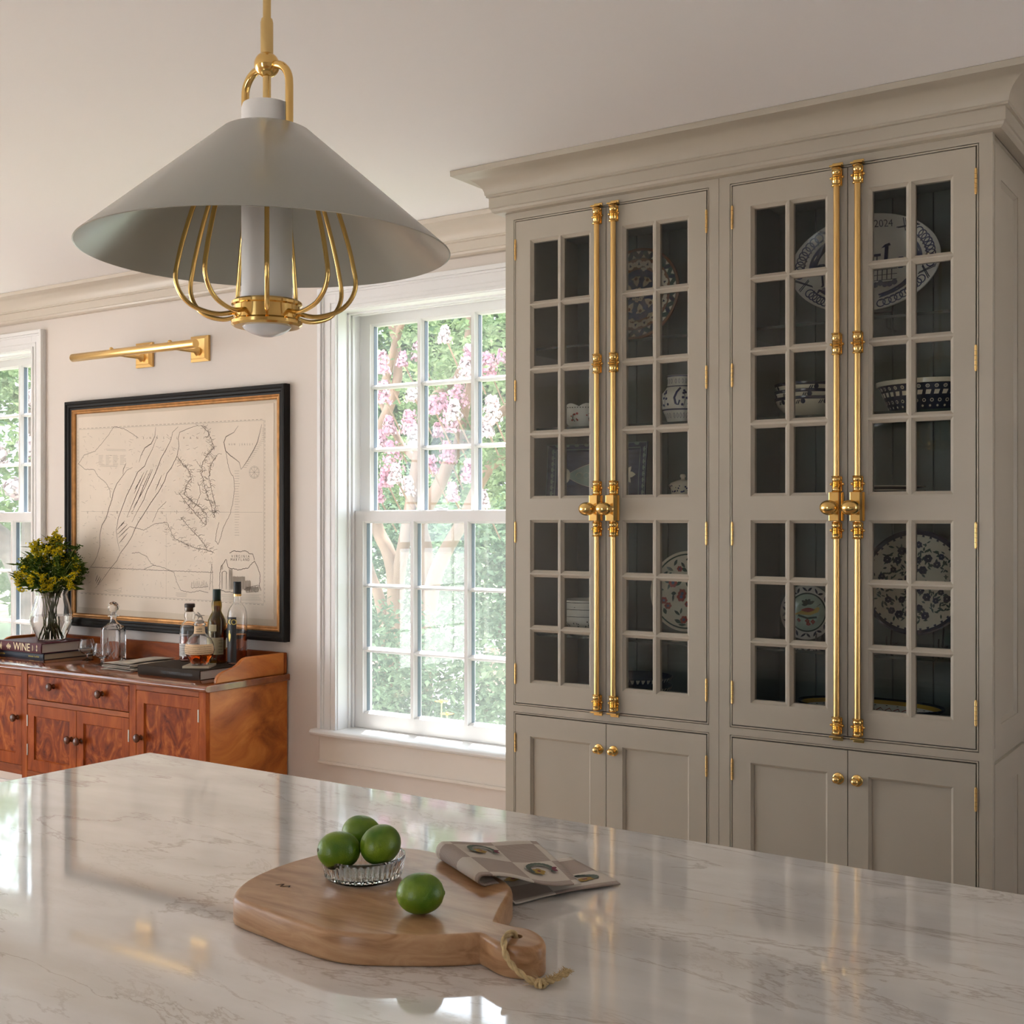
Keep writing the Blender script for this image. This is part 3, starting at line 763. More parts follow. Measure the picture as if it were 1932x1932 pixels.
# the engraving: drawing coordinates 0..1709 x 0..1932 laid over the sheet
SA, CA = math.sin(TH), math.cos(TH)
def sheet(x, y, Y=YW - 0.012):
    u = (100 + x * 0.26917 - 966) / F_PX; v = (979 - (700 + y * 0.26917)) / F_PX
    t_ = Y / (u * SA + CA)
    return ((u * CA - SA) * t_, CAM_Z + v * t_)
def ribbon(mb, pts, w, y, jag=0.0, taper=False, seed=0):
    rr = random.Random(seed)
    if jag:
        q = []
        for a, b in zip(pts[:-1], pts[1:]):
            L_ = math.hypot(b[0] - a[0], b[1] - a[1]); n_ = max(1, int(L_ / (jag * 2.2)))
            for k in range(n_):
                u = k / n_
                q.append((a[0] + (b[0] - a[0]) * u + rr.uniform(-jag, jag), a[1] + (b[1] - a[1]) * u + rr.uniform(-jag, jag)))
        pts = q + [pts[-1]]
    n_ = len(pts)
    if n_ < 2: return
    vs_ = []
    for i, p in enumerate(pts):
        a, b = pts[max(i - 1, 0)], pts[min(i + 1, n_ - 1)]
        dx, dz = b[0] - a[0], b[1] - a[1]; L_ = math.hypot(dx, dz) or 1
        ww = w * (0.35 + 0.65 * math.sin(math.pi * (i + 0.5) / n_)) if taper else w
        nx, nz = -dz / L_ * ww / 2, dx / L_ * ww / 2
        vs_ += [(p[0] + nx, y, p[1] + nz), (p[0] - nx, y, p[1] - nz)]
    mb.add(vs_, [(2 * i, 2 * i + 1, 2 * i + 3, 2 * i + 2) for i in range(n_ - 1)])
YI = YP - 0.0004
ink, soft = MB(), MB()
def S(*p): return [sheet(a, b) for a, b in p]
thick = [
    [(515, 645), (495, 690), (493, 725)], [(560, 675), (520, 695), (450, 790), (425, 850), (415, 900), (395, 960), (375, 1030), (345, 1080), (330, 1150), (330, 1230), (310, 1300), (290, 1340), (255, 1390)],
    [(722, 395), (715, 460), (690, 510), (645, 540), (620, 590), (605, 640)],
    [(735, 450), (700, 545), (660, 625), (645, 665), (595, 710), (560, 790), (520, 870), (490, 950), (460, 1030), (445, 1120), (455, 1190), (470, 1262)],
    [(880, 390), (840, 430), (830, 480), (795, 550), (760, 610), (735, 680), (700, 760), (660, 840), (640, 900), (600, 970), (555, 1060)],
    [(1020, 380), (960, 400), (890, 430), (880, 470), (885, 530), (870, 600), (830, 680), (800, 720), (785, 770), (740, 850), (690, 920), (640, 1000), (600, 1060), (575, 1110), (555, 1160), (525, 1210), (475, 1275), (450, 1330), (400, 1390), (350, 1460), (305, 1515)],
    [(690, 690), (640, 800), (600, 900), (560, 985)], [(665, 695), (620, 790), (560, 930), (520, 1025)], [(640, 710), (600, 790), (570, 860)], [(700, 690), (670, 760), (640, 830)], [(615, 765), (575, 830)], [(655, 800), (600, 900), (565, 960)],
    [(765, 730), (740, 790), (720, 840)], [(505, 1050), (450, 1115)], [(525, 1075), (455, 1145)], [(540, 1090), (460, 1168)], [(525, 1135), (465, 1208)], [(500, 1060), (480, 1085)],
    [(1465, 375), (1450, 440), (1435, 500), (1405, 560), (1370, 620), (1335, 672), (1320, 690)], [(1300, 385), (1270, 430), (1215, 460), (1200, 500), (1212, 560), (1245, 592), (1290, 625), (1308, 640), (1320, 690)],
    [(315, 1430), (300, 1475)], [(330, 1440), (305, 1490)], [(340, 1450), (315, 1500)],
]
for i, q in enumerate(thick): ribbon(ink, S(*q), 0.0040, YI, 0.0009, True, i)
thin = [
    [(1215, 560), (1225, 640), (1240, 700), (1270, 750), (1275, 830), (1262, 930), (1240, 1010), (1195, 1100), (1180, 1160), (1160, 1215), (1140, 1190), (1150, 1120), (1165, 1060)],
    [(1040, 380), (1090, 430), (1110, 480), (1130, 540), (1090, 580), (1050, 640), (1045, 720), (1060, 790), (1080, 860), (1105, 930), (1130, 1010)],
    [(1150, 590), (1110, 650), (1095, 740), (1120, 860), (1140, 950), (1130, 1030)],
    [(870, 600), (910, 650), (950, 690), (970, 750), (940, 800), (920, 860), (960, 900), (1000, 930), (1050, 970), (1080, 1010), (1075, 1080)],
    [(880, 850), (950, 940), (1010, 1010), (1070, 1080)], [(900, 1030), (960, 1100), (1020, 1160), (1080, 1240)],
    [(800, 1060), (850, 1170), (930, 1210), (1000, 1240), (1075, 1250), (1125, 1272)], [(1020, 780), (1035, 860), (1010, 930), (985, 960)],
    [(540, 1090), (640, 1115), (720, 1070), (800, 1060)], [(795, 915), (740, 970), (700, 1060)],
    [(640, 1390), (710, 1360), (780, 1380), (850, 1410), (870, 1480), (900, 1540), (970, 1552), (1030, 1540), (1090, 1555)], [(975, 1480), (972, 1520), (1090, 1512)],
    [(430, 390), (390, 450), (350, 500), (300, 560), (220, 590), (180, 650), (230, 690), (290, 690), (320, 740), (370, 780), (400, 830), (405, 890)],
    [(430, 390), (500, 405), (560, 440), (600, 470)], [(555, 1280), (600, 1270), (660, 1300), (690, 1350), (720, 1365)], [(270, 1375), (700, 1395), (1125, 1412)],
    [(1100, 1535), (1105, 1450), (1115, 1350), (1120, 1420), (1122, 1530)],
]
for i, q in enumerate(thin): ribbon(ink, S(*q), 0.0021, YI, 0.0032 if 1 <= i <= 7 else 0.0018, False, 50 + i)
rr = random.Random(5)
for q in (thin[1], thin[2], thin[3], thin[4], thin[5], thin[6]):        # branching creeks along the rivers
    for a, b in zip(q[:-1], q[1:]):
        for k in range(11):
            u = rr.random(); x, y = a[0] + (b[0] - a[0]) * u, a[1] + (b[1] - a[1]) * u
            an = rr.uniform(0, 6.28); L_ = rr.uniform(15, 45)
            ribbon(ink if k % 3 == 0 else soft, S((x, y), (x + L_ * .5 * math.cos(an), y + L_ * .5 * math.sin(an)), (x + L_ * math.cos(an + .5), y + L_ * math.sin(an + .5))), 0.0013, YI, 0.0012, False, rr.randint(0, 9999))
for k in range(14): ribbon(ink, S((985 + k * 8, 1512), (982 + k * 8 + rr.uniform(-4, 4), 1480 + rr.uniform(-12, 15))), 0.0012, YI)
for k in range(26): y = 700 + k * 18; ribbon(soft, S((1275, y), (1300 + rr.uniform(0, 12), y)), 0.0010, YI)
for k in range(22): y = 400 + k * 13; x = 1460 - max(0, (y - 470)) * 0.66; ribbon(soft, S((x + 6, y), (x + 34, y + 2)), 0.0010, YI)
for k in range(420):                                                    # scattered hill ticks and hatching
    x, y = rr.uniform(200, 1120), rr.uniform(430, 1540)
    an = rr.uniform(-0.6, 0.6) if rr.random() < .5 else rr.uniform(0.9, 2.2); L_ = rr.uniform(6, 26)
    ribbon(soft, S((x, y), (x + L_ * math.cos(an), y + L_ * math.sin(an))), 0.0010, YI)
for q in ([(185, 412), (1480, 345)], [(1480, 345), (1478, 1632)], [(1478, 1632), (185, 1550)], [(185, 1550), (185, 412)]):
    ribbon(soft, S(*q), 0.0010, YI)
    (x0, y0), (x1, y1) = q
    cx_, cy_ = 830, 990
    for k in range(46):
        u0, u1 = k / 46, (k + 0.6) / 46
        f = lambda u: (x0 + (x1 - x0) * u + (cx_ - (x0 + x1) / 2) * -0.012, y0 + (y1 - y0) * u + (cy_ - (y0 + y1) / 2) * -0.012)
        ribbon(soft, S(f(u0), f(u1)), 0.0018, YI)
ribbon(soft, S((795, 1000), (795, 1590)), 0.0008, YI); ribbon(soft, S((200, 985), (1470, 990)), 0.0008, YI)
for r_ in (30, 36):
    ribbon(soft, [sheet(1413 + r_ * math.cos(a), 710 + r_ * 1.2 * math.sin(a)) for a in [2 * math.pi * k / 28 for k in range(29)]], 0.0010, YI)
for k in range(8): a = math.pi * k / 4; ribbon(soft, S((1413, 710), (1413 + 36 * math.cos(a), 710 + 43 * math.sin(a))), 0.0012, YI)
for j in range(9):                                                      # table of small print
    for k in range(4): ribbon(soft, S((322 + k * 50, 592 + j * 8), (322 + k * 50 + rr.uniform(20, 42), 591 + j * 8)), 0.0009, YI)
for (x0, x1, y0, n_) in ((370, 520, 548, 2), (375, 490, 1530, 4), (850, 945, 1555, 4), (1180, 1470, 1565, 6), (320, 470, 660, 2)):
    for j in range(n_): ribbon(soft, S((x0 + rr.uniform(0, 20), y0 + j * 8), (x1 - rr.uniform(0, 30), y0 + j * 8 + 3)), 0.0009, YI)
# cartouche: scrolled outline, harbour scene below
car = [[(1200, 1340), (1215, 1320), (1222, 1345), (1232, 1380), (1270, 1385), (1300, 1395), (1330, 1388), (1370, 1380), (1400, 1345), (1415, 1330), (1420, 1345), (1440, 1380), (1455, 1430), (1450, 1500), (1460, 1540)],
       [(1240, 1275), (1270, 1260), (1310, 1265), (1350, 1262), (1385, 1280), (1405, 1285), (1412, 1325)], [(1205, 1335), (1180, 1370), (1172, 1420), (1170, 1500), (1168, 1530), (1200, 1545), (1300, 1552)]]
for i, q in enumerate(car): ribbon(ink, S(*q), 0.0030, YI, 0.0020, False, 900 + i)
def hatch(x0, x1, y0, y1, n_, w=0.0014):
    for k in range(n_):
        x = x0 + (x1 - x0) * k / n_
        ribbon(soft, S((x, y0 + rr.uniform(-4, 4)), (x + rr.uniform(-2, 2), y1 + rr.uniform(-6, 6))), w, YI)
hatch(1180, 1195, 1360, 1390, 5); hatch(1185, 1192, 1410, 1530, 3); hatch(1215, 1222, 1410, 1525, 3); hatch(1235, 1262, 1390, 1530, 10); hatch(1262, 1350, 1440, 1535, 34); hatch(1350, 1390, 1470, 1535, 14); hatch(1356, 1445, 1512, 1548, 30, 0.0020)
ribbon(ink, S((1185, 1420), (1190, 1408), (1205, 1402), (1218, 1408), (1222, 1420)), 0.0020, YI); ribbon(ink, S((1345, 1530), (1375, 1515), (1440, 1500), (1452, 1512), (1440, 1545), (1360, 1552), (1345, 1530)), 0.0018, YI)
def sheet_text(mb, s, x, y, size, gap=None):
    if gap:
        for k, ch in enumerate(s):
            if ch != ' ': sheet_text(mb, ch, x + gap * k, y + 0.0 * k, size)
        return
    vv, ff = text_geo(s, size)
    c = sheet(x, y)
    mb.add([(c[0] + v.x, YI, c[1] + v.y) for v in vv], ff)
sheet_text(ink, 'VIRGINIA', 1258, 1300, 0.017, 16.5); sheet_text(ink, 'MARYLAND', 1254, 1323, 0.017, 17)
sheet_text(soft, 'VIRGINIA', 245, 993, 0.020, 104); sheet_text(soft, 'PENNSYLVANIA', 590, 470, 0.016, 47); sheet_text(soft, 'NEW JERSEY', 1238, 515, 0.012, 18)
ink.obj('printed_lines', M['ink'], fm, fix=False)['kind'] = 'stuff'
soft.obj('faint_lines', M['ink_soft'], fm, fix=False)['kind'] = 'stuff'

# ------------------------------------------------------------------ sideboard
M['cherry'] = wood('cherry_wood', (0.16, 0.030, 0.005), (0.29, 0.060, 0.009), (0.42, 0.11, 0.018), 0.42, 5.0, (3.5, 3.5, 0.8), 0.0, 0.8, 0.08)
M['cherry_h'] = wood('cherry_wood_rail', (0.155, 0.032, 0.006), (0.26, 0.060, 0.011), (0.39, 0.10, 0.016), 0.40, 5.0, (0.8, 3.5, 3.5), 0.0, 0.8, 0.12)
M['burl'] = wood('figured_cherry_panel', (0.085, 0.014, 0.003), (0.23, 0.042, 0.006), (0.48, 0.14, 0.024), 0.42, 7.0, (1.6, 1.6, 1.0), 0.0, 2.6, 0.08)
M['cherry_side'] = wood('figured_cherry_side', (0.24, 0.058, 0.009), (0.44, 0.125, 0.02), (0.62, 0.225, 0.045), 0.34, 3.2, (1.0, 1.0, 1.9), 0.05, 1.6, 0.35)
M['cherry_top'] = wood('cherry_top', (0.12, 0.030, 0.008), (0.19, 0.050, 0.013), (0.26, 0.075, 0.02), 0.12, 4.0, (0.7, 3.0, 3.0), 0.5, 0.8)
M['knobwood'] = P('dark_cherry_knob', (0.10, 0.026, 0.009), 0.25, coat=0.4)
M['steel'] = P('small_steel_hinge', (0.30, 0.27, 0.22), 0.4, 0.8)
SBX0, SBX1, SF, SBK, ST = -5.305, -3.667, 3.290, YW - 0.012, 0.858
sb = thing('sideboard', 'figured cherry sideboard with gallery back standing under the map', 'sideboard', ((SBX0 + SBX1) / 2, 3.52, 0))
mb = MB()
prof = [(SF - 0.004, ST - 0.028), (SF - 0.016, ST - 0.024), (SF - 0.021, ST - 0.014), (SF - 0.016, ST - 0.004), (SF - 0.006, ST), (SBK, ST), (SBK, ST - 0.028)]
mb.prism(prof, 'X', SBX0 - 0.018, SBX1 + 0.018)
mb.obj('top', M['cherry_top'], sb, smooth=35, bevel=0.003)
def face(name, x0, x1, z0, z1, mat, y0=SF, y1=SF + 0.02, bevel=0.0015): return MB().box(x0, x1, y0, y1, z0, z1).obj(name, mat, sb, bevel=bevel)
zt_, zb_ = ST - 0.028, 0.385
# stiles and rails of the front
for x0, x1, lo in ((SBX0, -5.261, 0.0), (-4.879, -4.838, 0.0), (-4.134, -4.091, 0.0), (-3.708, SBX1, 0.0)):
    face('leg', x0, x1, lo, zt_, M['cherry'])
face('rail', -5.261, -4.879, zt_ - 0.022, zt_, M['cherry_h']); face('rail', -4.838, -4.134, zt_ - 0.010, zt_, M['cherry_h']); face('rail', -4.091, -3.708, zt_ - 0.022, zt_, M['cherry_h'])
face('rail', -4.838, -4.134, 0.686, 0.708, M['cherry_h']); face('rail', -5.261, -4.879, 0.36, 0.402, M['cherry_h']); face('rail', -4.838, -4.134, 0.355, 0.385, M['cherry_h']); face('rail', -4.091, -3.708, 0.36, 0.402, M['cherry_h'])
def wknob(x, z, parent):
    k = MB().lathe([(0.0005, -0.034), (0.010, -0.033), (0.0165, -0.029), (0.0185, -0.024), (0.0165, -0.018), (0.010, -0.013), (0.0085, -0.008), (0.011, -0.003), (0.012, 0.0), (0.0005, 0.0)], (x, SF, z), 'Y', 20)
    k.obj('knob', M['knobwood'], parent, smooth=50)
def cdoor(x0, x1, z0, z1, kx, kz, hx):
    t = MB().openings(x0 + 0.002, x1 - 0.002, z0 + 0.002, z1 - 0.002, [(x0 + 0.052, x1 - 0.052, z0 + 0.056, z1 - 0.056)], 0.004, SF + 0.001, SF + 0.016, 0.003, 0.004)
    d = t.obj('door', M['cherry'], sb)
    MB().box(x0 + 0.045, x1 - 0.045, SF + 0.0085, SF + 0.013, z0 + 0.048, z1 - 0.048).obj('door_panel', M['burl'], d)
    wknob(kx, kz, d)
    for z in (z1 - 0.10, z0 + 0.07): MB().box(hx - 0.003, hx + 0.003, SF - 0.002, SF + 0.004, z, z + 0.05).obj('hinge', M['steel'], d)
cdoor(-5.261, -4.879, 0.402, zt_ - 0.022, -4.912, 0.618, -5.258)
cdoor(-4.838, -4.487, 0.385, 0.686, -4.520, 0.557, -4.836); cdoor(-4.487, -4.134, 0.385, 0.686, -4.456, 0.557, -4.137)
cdoor(-4.091, -3.708, 0.402, zt_ - 0.022, -4.060, 0.612, -3.711)
dw = MB().box(-4.835, -4.137, SF + 0.001, SF + 0.02, 0.710, zt_ - 0.012).obj('drawer', M['burl'], sb, bevel=0.003)
wknob(-4.648, 0.778, dw); wknob(-4.312, 0.773, dw)
MB().box(SBX1 - 0.018, SBX1, SF + 0.0205, SBK, 0.36, zt_).obj('side_panel', M['cherry_side'], sb)
MB().box(SBX1 - 0.04, SBX1 - 0.0005, SBK - 0.045, SBK, 0.0, 0.36).obj('leg', M['cherry'], sb)
MB().box(SBX0, SBX0 + 0.018, SF + 0.0205, SBK, 0.36, zt_).obj('side_panel', M['cherry_side'], sb)
MB().box(SBX0 + 0.0005, SBX0 + 0.04, SBK - 0.045, SBK, 0.0, 0.36).obj('leg', M['cherry'], sb)
MB().box(SBX0 + 0.02, SBX1 - 0.02, SF + 0.022, SBK, 0.37, 0.40).obj('bottom_board', M['cherry_h'], sb)
MB().box(SBX0 + 0.02, SBX1 - 0.02, SBK - 0.012, SBK, 0.38, zt_).obj('back_panel', M['cherry_h'], sb)
MB().box(SBX0, SBX1, SBK - 0.018, SBK, ST, 0.948).obj('gallery_back', M['cherry_h'], sb, bevel=0.004)
gal = [(SBK - 0.018, ST), (SBK - 0.018, 0.948), (3.515, 0.950), (3.495, 0.946), (3.478, 0.936), (3.462, 0.924), (3.442, 0.915), (3.415, 0.909), (3.388, 0.904), (3.368, 0.897), (3.353, 0.886), (3.346, 0.872), (3.345, ST)]
for x in (SBX1 - 0.018, SBX0): MB().prism(gal, 'X', x, x + 0.018).obj('gallery_side', M['cherry_side'], sb, bevel=0.004)

# ------------------------------------------------------------------ things on the sideboard
def page_block(mb, x0, x1, y0, y1, z0, z1): return mb.box(x0, x1, y0, y1, z0, z1)
def book(name, label, x0, x1, y0, y1, z0, z1, cover, pages, rot=0.0, group=None):
    """spine towards -Y, page edges show at +X"""
    root = thing(name, label, 'book', ((x0 + x1) / 2, (y0 + y1) / 2, z0), group, world=False)
    hx, hy, h = (x1 - x0) / 2, (y1 - y0) / 2, z1 - z0
    root.rotation_euler = (0, 0, rot)
    t = 0.0032
    mb = MB().box(-hx, hx, -hy, hy, 0, t).box(-hx, hx, -hy, hy, h - t, h)
    n = 6
    arc = [(-hy - 0.004 * math.sin(math.pi * k / n), h * k / n) for k in range(n + 1)]
    mb.prism(arc + [(-hy + 0.004, h), (-hy + 0.004, 0)], 'X', -hx, hx)
    mb.obj('cover', cover, root, smooth=50)
    pb = MB(); ph = h - 2 * t
    k = 14
    for i in range(k): pb.box(-hx + 0.004, hx - 0.004 - 0.0006 * (i % 2), -hy + 0.004, hy - 0.004, t + ph * i / k, t + ph * (i + 1) / k)
    pb.obj('pages', pages, root)
    return root, hx, hy, h
def spine_text(root, s, x, z, size, mat, hy, align='CENTER', sx=1.0, name='lettering'):
    vv, ff = text_geo(s, size, align)
    mb = MB(); mb.add([(x + v.x * sx, -hy - 0.0046, z + v.y) for v in vv], ff)
    return mb.obj(name, mat, root, fix=False)
M['burgundy'] = P('burgundy_cloth', (0.085, 0.016, 0.022), 0.5, spec=0.3, bump=0.04, bscale=400)
M['navy'] = P('navy_cloth', (0.012, 0.018, 0.030), 0.5)
M['brownblack'] = P('brown_black_cloth', (0.038, 0.027, 0.020), 0.75, spec=0.15)
M['pagewhite'] = P('page_edges', (0.56, 0.52, 0.48), 0.8)
M['pagecream'] = P('cream_page_edges', (0.50, 0.41, 0.30), 0.8)
M['cream_foil'] = P('cream_foil', (0.85, 0.70, 0.42), 0.4)
M['gold_foil'] = P('gold_foil', (0.60, 0.45, 0.10), 0.35, 0.3)
M['dark_foil'] = P('blind_stamp', (0.009, 0.007, 0.006), 0.4)
bk2, hx, hy, h = book('book', 'navy book with gold spine lettering under the burgundy book', -5.30, -4.942, 3.447, 3.722, ST, 0.8895, M['navy'], M['pagecream'], group='books on the sideboard')
mbx = MB(); rq = random.Random(3)
for x0, x1 in ((-0.168, -0.120), (0.068, 0.108), (0.112, 0.116), (0.119, 0.150)):      # two runs of small gold letters, too small to read
    x = x0
    while x < x1:
        w = rq.uniform(0.0022, 0.0045); hh = rq.choice((0.005, 0.005, 0.0075))
        mbx.box(x, x + w * .45, -hy - 0.0048, -hy - 0.0042, h / 2 - 0.0035, h / 2 - 0.0035 + hh); mbx.box(x, x + w, -hy - 0.0048, -hy - 0.0042, h / 2 - 0.0035 + rq.choice((0, 0.002, 0.004)), h / 2 - 0.0035 + 0.0052)
        x += w + 0.0016
mbx.obj('lettering', M['gold_foil'], bk2)
bk1, hx, hy, h = book('book', 'burgundy book with WINE on its spine under the flower vase', -5.285, -4.945, 3.437, 3.690, 0.8898, 0.9365, M['burgundy'], M['pagewhite'], group='books on the sideboard')
spine_text(bk1, 'WINE', 0.024, h / 2, 0.052, M['cream_foil'], hy, sx=0.98)
mb = MB()
for (x, z0, z1, w) in ((-0.150, .012, .036, .003), (-0.144, .008, .030, .003), (-0.138, .006, .040, .003), (-0.095, .016, .028, .003), (-0.088, .010, .034, .003), (-0.081, .012, .038, .003), (-0.074, .008, .032, .003), (-0.067, .016, .030, .003), (0.106, .010, .038, .0012), (0.110, .014, .034, .0012), (0.138, .010, .022, .004), (0.139, .024, .040, .003)):
    mb.box(x, x + w, -hy - 0.0050, -hy - 0.0042, z0, z1)
    if w > .002: mb.box(x - .003, x + w + .003, -hy - 0.0050, -hy - 0.0042, (z0 + z1) / 2 - .001, (z0 + z1) / 2 + .001)
mb.obj('lettering', M['cream_foil'], bk1)
bk3, hx, hy, h = book('book', 'wide dark brown book under the liquor bottles', -4.178, -3.795, 3.372, 3.668, ST, 0.8985, M['brownblack'], M['pagewhite'], group='books on the sideboard')
spine_text(bk3, 'TAJO Y HUMBERTO da SILVEIRA', 0.055, h / 2, 0.0165, M['dark_foil'], hy, sx=0.82)

def shell(mb, prof, wall, c, seg=36, axis='Z'):
    """open hollow vessel: outer profile up, inner profile down"""
    inner = [(max(r - wall, 0.0004), h) for r, h in prof]
    inner[0] = (inner[0][0], prof[0][1] + wall)
    full = prof + list(reversed(inner))
    return mb.lathe([(0.0004, prof[0][1])] + full + [(0.0004, prof[0][1] + wall)], c, axis, seg, cap=False)

# flower vase with goldenrod
VX, VY, VZ = -5.078, 3.585, 0.9368
va = thing('vase', 'clear angular glass vase of water holding the yellow flowers', 'vase', (VX, VY, VZ))
vp = [(0.062, 0.0), (0.064, 0.004), (0.068, 0.012), (0.0995, 0.088), (0.1005, 0.095), (0.093, 0.130), (0.074, 0.200), (0.070, 0.215), (0.077, 0.232), (0.080, 0.238)]
mb = MB(); shell(mb, vp, 0.0035, (VX, VY, VZ), 20); mb.obj('vessel', M['glass'], va, smooth=25)
MB().lathe([(0.0004, 0.006), (0.062, 0.006), (0.0945, 0.088), (0.0960, 0.094), (0.0900, 0.118), (0.0004, 0.118)], (VX, VY, VZ), 'Z', 20).obj('water', M['water'], va, smooth=25)
M['stem'] = P('green_stem', (0.38, 0.46, 0.14), 0.5)
M['foliage'] = leafmat('goldenrod_leaf', (0.030, 0.060, 0.008), (0.085, 0.13, 0.018), 0.2)
M['goldenrod'] = leafmat('goldenrod_floret', (0.42, 0.33, 0.010), (0.72, 0.58, 0.02), 0.15)
fb = thing('flower_bouquet', 'bunch of yellow goldenrod and green leaves in glass vase', 'flowers', (VX, VY, VZ + 0.01))
rq = random.Random(21)
st_, lf, fl_ = MB(), MB(), MB()
def leafquad(mb, p, d, w, l, rq):
    d = Vector(d).normalized(); s = d.cross(Vector((rq.uniform(-1, 1), rq.uniform(-1, 1), rq.uniform(-.3, 1)))).normalized()
    p = Vector(p)
    mb.add([p, p + d * l * .5 + s * w * .5, p + d * l, p + d * l * .5 - s * w * .5], [(0, 1, 2, 3)])
right = Vector((math.cos(TH), math.sin(TH), 0))
tips = []
for k in range(46):
    a = 2 * math.pi * k / 46 * 3.0 + rq.uniform(-.2, .2); ph = math.sqrt((k + .5) / 46)
    R_ = 0.185 * ph
    tip = Vector((VX + R_ * math.cos(a), VY + min(R_ * math.sin(a), 0.075) * 0.75, VZ + 0.505 - 0.20 * ph ** 1.7 + rq.uniform(-.03, .03)))
    if (tip - Vector((VX, VY, tip.z))).dot(right) > 0.10: tip += right * 0.02 + Vector((0, 0, 0.02))
    a2 = a + rq.uniform(1.2, 3.6); b0 = Vector((VX + 0.050 * math.cos(a2) * ph, VY + 0.050 * math.sin(a2) * ph, VZ + 0.010)); m0 = Vector((VX + 0.048 * ph * math.cos(a), VY + 0.048 * ph * math.sin(a), VZ + 0.222))
    st_.tube(catmull([b0 if k % 2 == 0 else m0 - Vector((0, 0, .02)), m0, m0 * .5 + tip * .5 + Vector((0, 0, .02)), tip], 4), [0.0026 - 0.0001 * i for i in range(13)], 6)
    tips.append((tip, a, ph))
    for j in range(16):                                     # narrow leaves up the stem
        u = rq.uniform(0.10, 0.92); p = m0.lerp(tip, u) + Vector((rq.uniform(-.02, .02), rq.uniform(-.02, .02), rq.uniform(-.01, .02)))
        an = rq.uniform(0, 6.28); leafquad(lf, p, (math.cos(an), math.sin(an), rq.uniform(-.25, .7)), rq.uniform(.008, .015), rq.uniform(.04, .075), rq)
    yellow = rq.random() < (0.85 if (tip - Vector((VX, VY, 0))).dot(right) < 0.07 else 0.25)
    for j in range(9):                                      # plume of side sprays
        an = rq.uniform(0, 6.28); q0 = tip - Vector((0, 0, .075 * rq.random()))
        q1 = q0 + Vector((math.cos(an), min(math.sin(an) * .7, .3), rq.uniform(.1, .7))) * rq.uniform(.02, .05)
        st_.tube([q0, q1], 0.0009, 4)
        for i in range(26):
            u = rq.random(); p = q0.lerp(q1, u) + Vector((rq.uniform(-.008, .008), rq.uniform(-.008, .008), rq.uniform(-.003, .010)))
            an2 = rq.uniform(0, 6.28)
            leafquad(fl_ if yellow and rq.random() < .86 else lf, p, (math.cos(an2), math.sin(an2), rq.uniform(.1, 1)), .0085, .0105, rq)
for k in range(16):                                         # drooping leaves at the rim
    an = 2 * math.pi * k / 16 + rq.uniform(-.2, .2); p = Vector((VX + .06 * math.cos(an), VY + .06 * math.sin(an), VZ + .27 + rq.uniform(-.02, .04)))
    leafquad(lf, p, (math.cos(an), math.sin(an) * .7, rq.uniform(-.25, .2)), .026, rq.uniform(.07, .12), rq)
st_.obj('stems', M['stem'], fb, smooth=60)['kind'] = 'stuff'
lf.obj('leaves', M['foliage'], fb, fix=False)['kind'] = 'stuff'
fl_.obj('florets', M['goldenrod'], fb, fix=False)['kind'] = 'stuff'

# cut-glass snifters
def snifter(x, y, label):
    r = thing('snifter_glass', label, 'glass', (x, y, ST), 'crystal on the sideboard')
    prof = [(0.0305, 0.0), (0.0305, 0.0015), (0.012, 0.005), (0.0045, 0.010), (0.0040, 0.022), (0.0060, 0.027), (0.024, 0.034), (0.0355, 0.047), (0.0385, 0.062), (0.0350, 0.080), (0.0275, 0.099)]
    inn = [(0.0262, 0.099), (0.0335, 0.080), (0.0368, 0.062), (0.0338, 0.048), (0.022, 0.036), (0.0004, 0.031)]
    MB().lathe([(0.0004, 0.0)] + prof + inn, (x, y, ST), 'Z', 28, cap=False).obj('bowl', M['glass'], r, smooth=50)
    cut = MB()
    for k in range(8):                                      # wheel-cut crossed lines
        for s in (-1, 1):
            pts = []
            for i in range(5):
                u = i / 4; rr_, hh = 0.033 + 0.0055 * math.sin(math.pi * u * .8 + .3), 0.042 + 0.030 * u
                a = 2 * math.pi * k / 8 + s * (u - .5) * .7
                pts.append((x + rr_ * math.cos(a), y + rr_ * math.sin(a), ST + hh))
            cut.tube(pts, 0.0007, 4)
    cut.obj('cut_lines', M['frost'], r, smooth=40)
    return r
M['frost'] = P('cut_crystal_edges', (0.85, 0.85, 0.86), 0.25, trans=0.6)
snifter(-4.795, 3.575, 'crystal snifter glass standing alone beside the books')
snifter(-4.588, 3.500, 'crystal snifter glass standing in front of the decanter')
# decanter
DX, DY = -4.655, 3.615
dc = thing('decanter', 'square cut-crystal decanter with a faceted ball stopper', 'decanter', (DX, DY, ST), 'crystal on the sideboard')
hw = 0.046
def sq(hw_, z, r=0.008):
    q = rrect(-hw_, hw_, -hw_, hw_, min(r, hw_ * .98), z, 4)
    ca, sa = math.cos(TH), math.sin(TH)
    return [(DX + a * ca - b * sa, DY + a * sa + b * ca, ST + c) for a, b, c in q]
outer = [sq(hw - .002, 0.0), sq(hw, 0.003), sq(hw, 0.150), sq(hw - .003, 0.158), sq(0.030, 0.170, .028), sq(0.020, 0.180, .0195), sq(0.015, 0.192, .0148), sq(0.0145, 0.206, .0143), sq(0.026, 0.209, .0255), sq(0.026, 0.213, .0255), sq(0.015, 0.215, .0148)]
inner = [sq(0.011, 0.215, .0108), sq(0.0105, 0.190, .0103), sq(0.018, 0.174, .0175), sq(hw - .010, 0.156), sq(hw - .007, 0.146), sq(hw - .007, 0.020), sq(0.002, 0.018, .0019)]
MB().rings([sq(0.001, 0.0, .0009)] + outer + inner, False, False).obj('body', M['glass'], dc, smooth=35)
